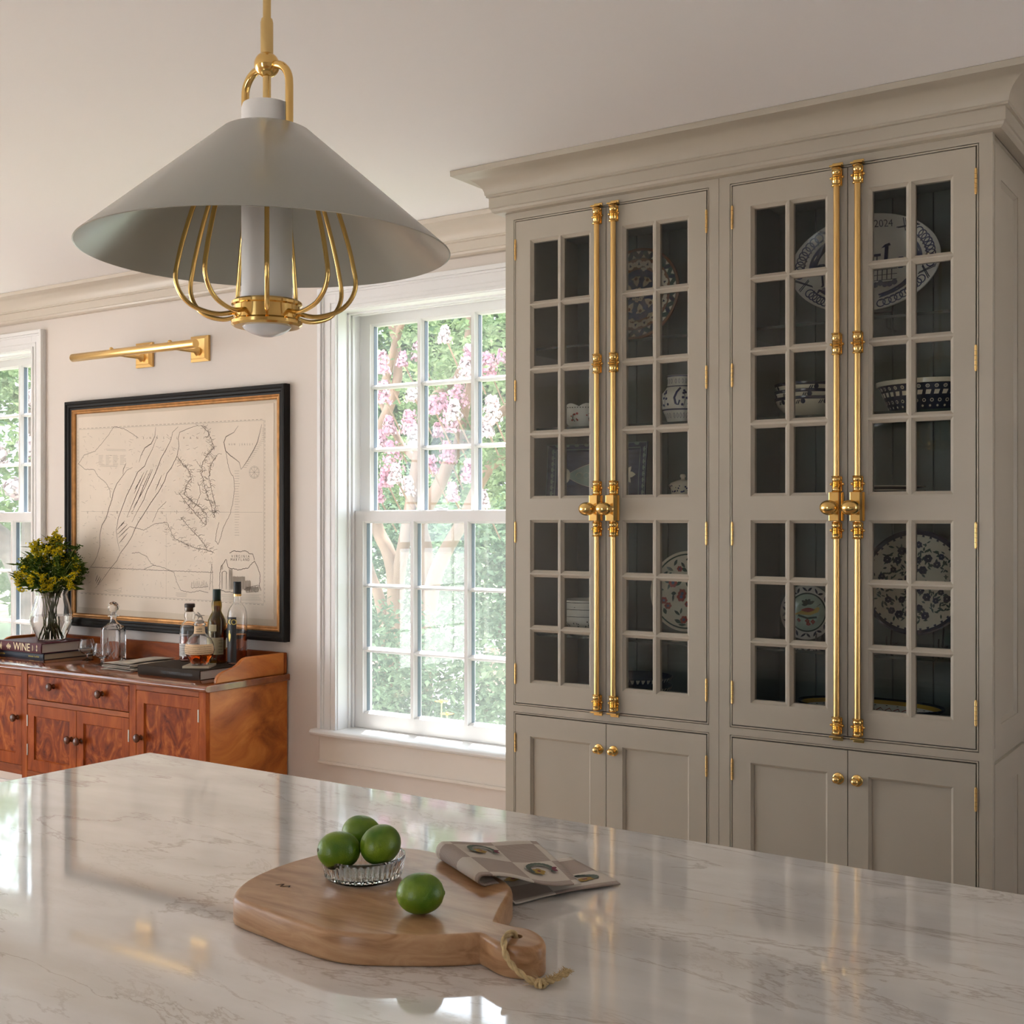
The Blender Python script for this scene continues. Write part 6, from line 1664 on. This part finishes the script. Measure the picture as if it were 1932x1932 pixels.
# folded tea towel, two layers hinged at a soft fold that rests on the board
A_, D_ = Vector((-1.190, 1.565, 0)), Vector((-1.047, 1.485, 0))
B_, C_ = Vector((-1.138, 1.775, 0)), Vector((-0.970, 1.645, 0))
F_, E_, G_ = Vector((-1.090, 1.812, 0)), Vector((-0.945, 1.728, 0)), Vector((-1.012, 1.598, 0))
def on_board(x, y):
    n_ = len(OUT); c = False
    for i in range(n_):
        x0, y0 = OUT[i - 1]; x1, y1 = OUT[i]
        if (y0 > y) != (y1 > y) and x < (x1 - x0) * (y - y0) / (y1 - y0) + x0: c = not c
    return c
def smooth_support(p):
    s = 0; n_ = 0
    for dx in (-.014, -.007, 0, .007, .014):
        for dy in (-.014, -.007, 0, .007, .014): s += on_board(p.x + dx, p.y + dy); n_ += 1
    return CT + BT * (s / n_)
def bottom_pt(t_, s):            # s: 0 at the outer edge, 1 at the fold
    e0 = E_.lerp(F_, t_); e1 = D_.lerp(A_, t_)
    p = e0.lerp(e1, s)
    if t_ < .5: p += (G_ - E_.lerp(D_, .5)) * (1 - t_ / .5) * math.sin(math.pi * s)
    return p
def towel_pt(s, t_, lift=0.0):
    """s 0..1 bottom layer, 1..1.15 fold, 1.15..2.15 top layer"""
    if s <= 1:
        p = bottom_pt(t_, s); z = smooth_support(p) + .0030 + .002 * math.sin(7 * t_ + 5 * s)
        z = max(z, CT + .003)
    elif s <= 1.15:
        a = (s - 1) / .15 * math.pi
        p = D_.lerp(A_, t_); q = (D_ - C_).lerp(A_ - B_, t_).normalized()
        zb0 = max(smooth_support(p) + .003, CT + BT * .55)
        hgt = .017 + .008 * t_
        p = p + q * .009 * math.sin(a); z = zb0 + hgt * (1 - math.cos(a)) / 2
    else:
        u = (s - 1.15)
        p = D_.lerp(A_, t_).lerp(C_.lerp(B_, t_), u)
        zb0 = max(smooth_support(D_.lerp(A_, t_)) + .003, CT + BT * .55) + .017 + .008 * t_
        ze = CT + .020 + .012 * t_
        z = zb0 + (ze - zb0) * (u ** .9) + .004 * math.sin(2.2 * math.pi * u + 1.5 * t_) * (1 - .3 * t_) + .005 * math.sin(math.pi * u) * t_
        z = max(z, smooth_support(p) + .009)
    return Vector((p.x, p.y, z + lift))
ns, ntt = 72, 28
verts, faces = [], []
for i in range(ns + 1):
    for j in range(ntt + 1): verts.append(towel_pt(2.15 * i / ns, j / ntt))
for i in range(ns):
    for j in range(ntt): a = i * (ntt + 1) + j; faces.append((a, a + 1, a + ntt + 2, a + ntt + 1))
tm = bpy.data.meshes.new('towel'); tm.from_pydata(verts, [], faces)
uvl = tm.uv_layers.new(name='UVMap')
for li, lp in enumerate(tm.loops):
    i, j = divmod(lp.vertex_index, ntt + 1); uvl.data[li].uv = (2.15 * i / ns, j / ntt)
def towel_mat():
    m, nt, b = newmat('woven_check_towel'); L = nt.links
    uv = nt.nodes.new('ShaderNodeTexCoord')
    mp = nt.nodes.new('ShaderNodeMapping'); mp.inputs['Scale'].default_value = (2.4, 2.4, 1); mp.inputs['Location'].default_value = (.02, -.18, 0.01); L.new(uv.outputs['UV'], mp.inputs[0])
    ck = nt.nodes.new('ShaderNodeTexChecker'); ck.inputs['Scale'].default_value = 1.0; L.new(mp.outputs[0], ck.inputs[0])
    wv = nt.nodes.new('ShaderNodeTexWave'); wv.inputs['Scale'].default_value = 9.0; wv.bands_direction = 'Y'; L.new(mp.outputs[0], wv.inputs[0])
    r = nt.nodes.new('ShaderNodeValToRGB')
    r.color_ramp.elements[0].position = .40; r.color_ramp.elements[0].color = (.30, .235, .195, 1); r.color_ramp.elements[1].position = .55; r.color_ramp.elements[1].color = (.47, .40, .35, 1)
    L.new(wv.outputs[0], r.inputs[0])
    mx = nt.nodes.new('ShaderNodeMix'); mx.data_type = 'RGBA'; L.new(ck.outputs[1], mx.inputs[0]); mx.inputs[6].default_value = (.60, .545, .475, 1); L.new(r.outputs[0], mx.inputs[7])
    L.new(mx.outputs[2], b.inputs['Base Color']); b.inputs['Roughness'].default_value = .9
    n = nt.nodes.new('ShaderNodeTexNoise'); n.inputs['Scale'].default_value = 220; bp = nt.nodes.new('ShaderNodeBump'); bp.inputs['Strength'].default_value = .3; bp.inputs['Distance'].default_value = .001
    L.new(n.outputs[0], bp.inputs['Height']); L.new(bp.outputs[0], b.inputs['Normal'])
    return m
tm.materials.append(towel_mat())
tw = thing('tea_towel', 'folded checked tea towel with wreath motifs half on the board', 'towel', (-1.07, 1.65, CT))
to = link('cloth', tm, tw, smooth=80)
sd = to.modifiers.new('thick', 'SOLIDIFY'); sd.thickness = .0022; sd.offset = 1.0
# woven wreath motifs on the pale squares
M['t_green'] = P('towel_green_thread', (.10, .125, .095), .9); M['t_gold'] = P('towel_gold_thread', (.36, .235, .055), .9); M['t_red'] = P('towel_plum_thread', (.19, .045, .065), .9)
cu, cvv = 1 / 2.4, 1 / 2.4
def tquad(mb, pts, c, lift):
    n_ = len(pts); q0 = [towel_pt(min(max(c[0] + a * cu, .01), 2.14), min(max(c[1] + b * cvv, .005), .995), lift) for a, b in pts]
    m0 = towel_pt(min(max(c[0] + sum(p[0] for p in pts) / n_ * cu, .01), 2.14), min(max(c[1] + sum(p[1] for p in pts) / n_ * cvv, .005), .995), lift)
    mb.add([m0] + q0, [(0, i + 1, (i + 1) % n_ + 1) for i in range(n_)])
for i in range(-1, 7):
    for j in range(-1, 4):
        if (i + j) % 2: continue
        c = ((i + .5 - .02) / 2.4, (j + .5 + .18) / 2.4)
        if not (.12 < c[0] < 2.05 and .08 < c[1] < .92): continue
        if .92 < c[0] < 1.2: continue
        tg, ty, tr = MB(), MB(), MB()
        for k in range(14):                                     # wreath of leaves, open at the bottom left
            a = -0.6 + 3.9 * k / 13; tquad(tg, petal((.24 * math.cos(a), .24 * math.sin(a)), a + 1.1, .17, .12, 5), c, .0036)
        for k in range(5): a = 2 * math.pi * k / 5; tquad(ty, disc((-.10 + .09 * math.cos(a), -.10 + .09 * math.sin(a)), .075, 7), c, .0034)
        tquad(tr, disc((-.10, -.10), .045, 7), c, .0040)
        for k in range(2): tquad(tr, petal((.26, -.02), -.9 + 1.3 * k, .17, .11, 5), c, .0042)
        for q in (tg, ty, tr): q.f = [tuple(reversed(x)) for x in q.f]
        tg.obj('wreath', M['t_green'], tw, fix=False); ty.obj('flower', M['t_gold'], tw, fix=False); tr.obj('bow', M['t_red'], tw, fix=False)

# ------------------------------------------------------------------ the garden outside
GZ = -0.35
M['lawn'] = P('lawn_grass', (0.17, 0.21, 0.10), 0.9, var=0.35, scale=20)
M['paving'] = P('pale_paving', (0.72, 0.70, 0.68), 0.8, var=0.06, scale=2)
M['terrace'] = P('terrace_stone', (0.40, 0.39, 0.375), 0.8, var=0.1, scale=2)
M['bark'] = P('crepe_myrtle_bark', (0.21, 0.132, 0.09), 0.75, var=0.35, scale=7, stretch=(1, 1, .35), bump=.2, bscale=20)
M['bark_dark'] = P('dark_bark', (0.12, 0.085, 0.065), 0.85, var=0.4, scale=8, bump=.4, bscale=18)
M['leaf_a'] = leafmat('crepe_myrtle_leaf', (0.090, 0.135, 0.062), (0.180, 0.230, 0.125), .35)
M['leaf_b'] = leafmat('boxwood_leaf', (0.052, 0.084, 0.050), (0.130, 0.178, 0.110), .25)
M['leaf_c'] = leafmat('distant_leaf', (0.072, 0.122, 0.070), (0.16, 0.22, 0.13), .3)
M['leaf_d'] = leafmat('yellow_green_leaf', (0.11, 0.168, 0.066), (0.21, 0.262, 0.13), .35)
M['pink'] = leafmat('pink_blossom', (0.46, 0.22, 0.29), (0.50, 0.35, 0.39), .2)
M['pinkpale'] = leafmat('pale_pink_blossom', (0.46, 0.34, 0.35), (0.50, 0.45, 0.44), .2)
M['orange'] = P('orange_petals', (0.75, 0.33, 0.03), .6)
M['fence'] = P('white_fence_paint', (0.62, 0.62, 0.61), .5)
M['brick'] = P('pinkish_brick', (0.36, 0.25, 0.205), .8, var=.2, scale=15)
struct(MB().box(-45, 30, YW + WT + .02, 45, GZ - .2, GZ).obj('ground', M['lawn']), 'green lawn outside the windows')
struct(MB().box(-45, 30, -45, YB - WT - .02, GZ - .2, GZ).obj('ground_front', M['paving']))
struct(MB().box(-45, XL - WT - .02, YB - WT - .02, YW + WT + .02, GZ - .2, GZ).obj('ground_side', M['paving']))  # unseen side ground, made pale to bounce white light indoors
struct(MB().box(XR + WT + .02, 30, YB - WT - .02, YW + WT + .02, GZ - .2, GZ).obj('ground_end', M['paving']))
struct(MB().box(-45, 30, YW + WT + .02, 4.62, GZ, GZ + .015).obj('bounce_strip', M['paving']), 'added pale strip against the house wall bouncing daylight indoors')  # added reflector: pale ground that bounces white light onto the ceiling
struct(MB().box(-16.5, -4, 8.6, 14.5, GZ, GZ + .02).obj('patio', M['terrace']), 'bright pale paved terrace beyond the hedge')

def leaves(mb, n, centre, rad, size, seed, shell_=.55, aspect=.5, flat=0.0):
    rq = random.Random(seed)
    c = Vector(centre)
    for _ in range(n):
        d = Vector((rq.gauss(0, 1), rq.gauss(0, 1), rq.gauss(0, 1))).normalized()
        k = (shell_ + (1 - shell_) * rq.random()) if rq.random() < .75 else rq.random()
        bump_ = 1 + .22 * noise.noise(d * 2.6 + Vector((seed, 0, 0)))
        p = c + Vector((d.x * rad[0], d.y * rad[1], d.z * rad[2])) * k * bump_
        if p.z < GZ + .03: continue
        a = Vector((rq.uniform(-1, 1), rq.uniform(-1, 1), rq.uniform(-.7, .5))).normalized(); b = a.cross(Vector((rq.uniform(-1, 1), rq.uniform(-1, 1), rq.uniform(.2, 1)))).normalized()
        s = size * rq.uniform(.6, 1.3)
        m_ = p + a * s * .5 + Vector((0, 0, s * .10))
        mb.add([p, m_ + b * s * aspect * .5, p + a * s, m_ - b * s * aspect * .5], [(0, 1, 2, 3)])
def shrub(name, label, cat, parts, leafm, loc, stem=None, group=None):
    r = thing(name, label, cat, loc, group)
    mb = MB()
    for n, c, rad, size, seed in parts: leaves(mb, n, c, rad, size, seed)
    mb.obj('foliage', leafm, r, fix=False)['kind'] = 'stuff'
    st = MB()
    for pts, rs in (stem or [([(loc[0], loc[1], GZ), (loc[0], loc[1], parts[0][1][2])], [.05, .03])]): st.tube(catmull(pts, 4), [rs[0] + (rs[-1] - rs[0]) * i / (4 * (len(pts) - 1)) for i in range(4 * (len(pts) - 1) + 1)], 9)
    st.obj('trunk', stem and M['bark'] or M['bark_dark'], r, smooth=60)
    return r
# crepe myrtle in front of the right window
cm = thing('crepe_myrtle', 'pink flowering crepe myrtle with bare tan trunks outside the window', 'tree', (-5.65, 7.05, GZ), 'trees outside')
tr_ = [
    ([(-5.76, 7.0, GZ), (-5.765, 7.0, .45), (-5.745, 7.0, 1.0), (-5.80, 7.0, 1.25), (-5.95, 7.02, 1.5), (-6.02, 7.05, 2.0), (-5.80, 7.1, 2.6), (-5.95, 7.15, 3.2)], .075),
    ([(-5.74, 7.0, .55), (-5.722, 7.0, 1.03), (-5.62, 7.0, 1.50), (-5.55, 7.05, 2.05), (-5.47, 7.1, 2.40), (-5.23, 7.15, 2.64), (-5.18, 7.2, 3.2)], .060),
    ([(-5.82, 6.98, GZ), (-5.81, 6.98, .6), (-5.88, 6.98, .92), (-6.0, 6.98, 1.2), (-6.2, 7.0, 1.9)], .062),
    ([(-5.50, 7.02, GZ), (-5.49, 7.02, .7), (-5.48, 7.02, 1.25), (-5.52, 7.02, 1.5), (-5.42, 7.1, 1.75), (-5.30, 7.15, 2.0), (-5.05, 7.2, 2.2), (-4.75, 7.2, 2.4)], .078),
    ([(-5.46, 7.0, .4), (-5.41, 7.0, .95), (-5.31, 7.0, 1.22), (-5.12, 7.0, 1.5), (-4.95, 7.05, 1.85), (-4.70, 7.1, 2.1), (-4.4, 7.15, 2.6)], .068),
    ([(-5.55, 7.1, 1.5), (-5.62, 7.15, 1.9), (-5.85, 7.2, 2.1), (-6.1, 7.2, 2.5)], .04),
    ([(-5.25, 7.1, 2.0), (-5.05, 7.0, 2.5), (-4.95, 6.95, 3.0)], .04), ([(-5.9, 7.05, 2.5), (-5.65, 6.95, 2.95), (-5.4, 6.9, 3.3)], .035),
]
for pts, r0 in tr_:
    q = catmull(pts, 5); MB().tube(q, [r0 * (1 - .6 * i / len(q)) for i in range(len(q))], 10).obj('branch', M['bark'], cm, smooth=60)
mb = MB()
rq = random.Random(77)
for k in range(120):                                             # sprays of small leaves
    c = Vector((rq.uniform(-6.6, -4.1), rq.uniform(6.7, 7.9), rq.uniform(1.62, 3.6)))
    leaves(mb, 85, c, (.26, .22, .17), .062, 400 + k, .2, .48)
mb.obj('foliage', M['leaf_a'], cm, fix=False)['kind'] = 'stuff'
BL = [(-5.2976, 6.31, 2.5718), (-5.4247, 6.88, 2.7295), (-5.5187, 6.81, 2.6732), (-4.8281, 6.4, 2.7386), (-4.7733, 6.6, 2.632), (-4.7696, 6.56, 2.5202), (-4.6975, 6.72, 2.5581), (-4.6591, 6.83, 2.6273), (-5.2608, 6.28, 2.365), (-4.9539, 6.22, 2.3427), (-5.0712, 6.87, 2.3857), (-5.0388, 6.55, 2.289), (-5.1535, 6.81, 2.3348), (-4.9648, 6.2, 2.1428), (-5.4363, 6.56, 2.1673), (-5.0709, 6.78, 2.2043), (-4.7307, 6.38, 2.2277), (-5.3142, 6.96, 2.1555), (-5.813, 6.92, 2.108), (-4.9369, 6.22, 2.0527), (-4.3179, 6.22, 2.1952), (-4.6404, 6.63, 2.1198), (-5.2209, 6.95, 1.985), (-5.364, 6.5, 1.9349), (-4.5987, 6.37, 1.8188), (-5.4558, 6.54, 1.7957), (-5.1034, 6.22, 1.8028), (-5.1244, 6.38, 1.7296), (-5.5268, 6.55, 1.6807), (-5.0968, 6.6, 1.882), (-4.5114, 6.39, 1.6389), (-4.75, 6.38, 1.6845)]
PALE = {3, 5, 9, 16, 19, 20, 21, 26, 27, 30}
for i, c in enumerate(BL):                                       # each panicle is a part: a cone of crinkled petals on a twig
    mb = MB(); s = rq.uniform(.055, .095) * (1.25 if i in (13, 11, 10, 15, 22, 23) else 1)
    for k in range(230):
        d_ = Vector((rq.gauss(0, 1), rq.gauss(0, 1), rq.gauss(0, 1))).normalized(); h_ = rq.random()
        p = Vector(c) + Vector((d_.x, d_.y, 0)) * s * (1 - .55 * h_) * rq.uniform(.5, 1) + Vector((0, 0, (h_ - .4) * s * 1.8))
        a = d_; b = a.cross(Vector((rq.uniform(-1, 1), rq.uniform(-1, 1), rq.uniform(-1, 1)))).normalized(); w = .0095
        t2 = a.cross(b)
        mb.add([p - b * w - t2 * w, p + b * w - t2 * w, p + b * w + t2 * w, p - b * w + t2 * w], [(0, 1, 2, 3)])
    bl_ = mb.obj('blossom', M['pinkpale' if i in PALE else 'pink'], cm, fix=False)
    MB().tube([Vector(c), Vector(c) + Vector((0, .2, -.25))], .006, 5).obj('twig', M['bark'], bl_)

# clipped hedge shrubs under the window
hz = 0
for i, (x, y, rx, ry, rz, zc) in enumerate(((-4.85, 5.75, .62, .45, .72, .34), (-4.05, 5.35, .62, .45, .74, .30), (-3.35, 5.10, .55, .42, .66, .16), (-5.40, 6.25, .5, .4, .66, .28), (-4.45, 6.35, .62, .4, .72, .36))):
    shrub('boxwood_shrub', ['rounded green boxwood shrub, left below the window', 'rounded green boxwood shrub, centre below the window', 'rounded green boxwood shrub nearest the cabinet side', 'small boxwood shrub at the foot of the crepe myrtle', 'boxwood shrub in the second row behind the others'][i], 'shrub', [(3600, (x, y, zc), (rx, ry, rz), .050, 10 + i)], M['leaf_b'], (x, y, GZ), group='boxwood shrubs under the window')
# orange daisies at the foot of the shrubs
for i in range(4):
    x, y = -3.50 + .055 * i, 4.50 + .03 * (i % 2); z = .555 + .05 * ((i * 2) % 3)
    r = thing('orange_flower', ['leftmost orange daisy growing at the foot of the shrubs', 'second orange daisy from the left at the shrubs', 'third orange daisy from the left at the shrubs', 'rightmost orange daisy growing at the foot of the shrubs'][i], 'flower', (x, y, GZ), 'orange daisies under the window')
    MB().tube([(x, y, GZ), (x + .01, y, z)], .003, 5).obj('stem', M['stem'], r)
    p_ = MB()
    for k in range(10): a = 2 * math.pi * k / 10; p_.add([(x + .01, y, z), (x + .01 + .022 * math.cos(a - .2), y + .022 * math.sin(a - .2), z + .006), (x + .01 + .034 * math.cos(a), y + .034 * math.sin(a), z + .004), (x + .01 + .022 * math.cos(a + .2), y + .022 * math.sin(a + .2), z + .006)], [(0, 1, 2, 3)])
    p_.ball((x + .01, y, z + .004), .009, 8, 5); p_.obj('petals', M['orange'], r, fix=False)
# rounded shrubs and trees beyond the terrace
shrub('round_shrub', 'large rounded pale green shrub beyond the terrace at the right', 'shrub', [(4200, (-8.35, 12.2, .95), (.95, .8, 1.05), .11, 31)], M['leaf_c'], (-8.35, 12.2, GZ), group='shrubs beyond the terrace')
shrub('round_shrub', 'tall rounded shrub beyond the terrace at the left', 'shrub', [(4200, (-10.3, 12.6, 1.05), (.85, .8, 1.25), .11, 32)], M['leaf_c'], (-10.3, 12.6, GZ), group='shrubs beyond the terrace')
FT = [(-15.5, 17.5, 3.6, 2.9, 3.2), (-12.6, 17.2, 3.3, 2.6, 3.2), (-10.2, 16.4, 3.7, 2.5, 3.6), (-12.0, 19.5, 6.2, 3.5, 3.0), (-14.6, 20.0, 6.8, 3.4, 3.0)]
FTL = ['green tree beyond the terrace, farthest left through the right-hand window', 'green tree beyond the terrace, between its two neighbours', 'green tree beyond the terrace, nearest the cabinets', 'tall tree rising behind the crepe myrtle blossoms', 'tall tree rising at the left behind the crepe myrtle']
for i, (x, y, z, rx, rz) in enumerate(FT):
    shrub('garden_tree', FTL[i], 'tree', [(5200, (x, y, z), (rx, rx * .8, rz), .26, 50 + i)], M['leaf_c' if i % 2 else 'leaf_d'], (x, y, GZ), group='trees outside')
# white picket gate and low brick piers on the terrace edge
pg = thing('picket_gate', 'white picket gate between low brick piers beyond the hedge', 'gate', (-7.25, 9.6, GZ))
for k in range(11): MB().box(-7.75 + k * .085, -7.70 + k * .085, 9.60, 9.63, GZ + .02, GZ + .80).obj('picket', M['fence'], pg)
for z in (.12, .62): MB().box(-7.78, -6.83, 9.63, 9.66, GZ + z, GZ + z + .07).obj('rail', M['fence'], pg)
for j, x in enumerate((-8.9, -6.75)):
    pr_ = thing('brick_pier', ['low brick wall at the left of the picket gate', 'brick pier at the right of the picket gate'][j], 'wall', (x, 9.65, GZ), 'garden walls')
    MB().box(x - (.9 if j == 0 else .02), x + (.95 if j == 0 else .7), 9.60, 9.85, GZ, GZ + .62).obj('masonry', M['brick'], pr_)
    MB().box(x - (.92 if j == 0 else .04), x + (.97 if j == 0 else .72), 9.57, 9.88, GZ + .62, GZ + .68).obj('coping', M['paving'], pr_)
# tree, shrubs and blossom seen through the left-hand window
bt = thing('shade_tree', 'dark-trunked tree on the lawn outside the left window', 'tree', (-13.6, 9.3, GZ), 'trees outside')
for pts, r0 in (([(-13.55, 9.3, GZ), (-13.60, 9.3, .2), (-13.72, 9.3, .75), (-14.3, 9.35, 1.25), (-15.3, 9.4, 1.6)], .24), ([(-13.66, 9.3, .5), (-13.50, 9.3, 1.3), (-13.6, 9.3, 2.4), (-13.4, 9.4, 3.6)], .20), ([(-13.55, 9.3, 1.6), (-12.9, 9.2, 2.5), (-12.4, 9.1, 3.2)], .10)):
    q = catmull(pts, 5); MB().tube(q, [r0 * (1 - .5 * i / len(q)) for i in range(len(q))], 12).obj('branch', M['bark_dark'], bt, smooth=60)
mb = MB()
for k in range(46):
    c = Vector((rq.uniform(-15.8, -12.2), rq.uniform(8.6, 10.6), rq.uniform(1.7, 4.6))); leaves(mb, 90, c, (.45, .4, .3), .14, 700 + k, .2, .5)
mb.obj('foliage', M['leaf_a'], bt, fix=False)['kind'] = 'stuff'
for i, c in enumerate(((-13.35, 8.9, 1.9), (-13.05, 8.9, 2.4), (-13.7, 8.9, 2.3), (-13.9, 8.9, 2.9), (-12.9, 8.9, 3.0))):
    mb = MB()
    for k in range(120):
        d_ = Vector((rq.gauss(0, 1), rq.gauss(0, 1), rq.gauss(0, 1))).normalized(); p = Vector(c) + d_ * .16 * rq.uniform(.4, 1); b = d_.cross(Vector((rq.uniform(-1, 1), 1, rq.uniform(-1, 1)))).normalized(); t2 = d_.cross(b); w = .03
        mb.add([p - b * w - t2 * w, p + b * w - t2 * w, p + b * w + t2 * w, p - b * w + t2 * w], [(0, 1, 2, 3)])
    mb.obj('blossom', M['pinkpale'], bt, fix=False)
for i, (x, y, z, rx, rz, lab) in enumerate(((-17.0, 12.5, 1.0, 1.6, 1.5, 'broad green shrub on the lawn behind the dark trunk'), (-21.0, 15.5, 3.4, 3.4, 3.6, 'tall green tree far behind the left window'), (-18.2, 14.5, 4.0, 2.6, 3.2, 'leafy tree between the shrub and far tree, left window'))):
    shrub('garden_tree' if i else 'broad_shrub', lab, 'tree' if i else 'shrub', [(4200, (x, y, z), (rx, rx * .8, rz), .22, 90 + i)], M['leaf_c' if i % 2 else 'leaf_d'], (x, y, GZ), group='greenery beyond the left window')
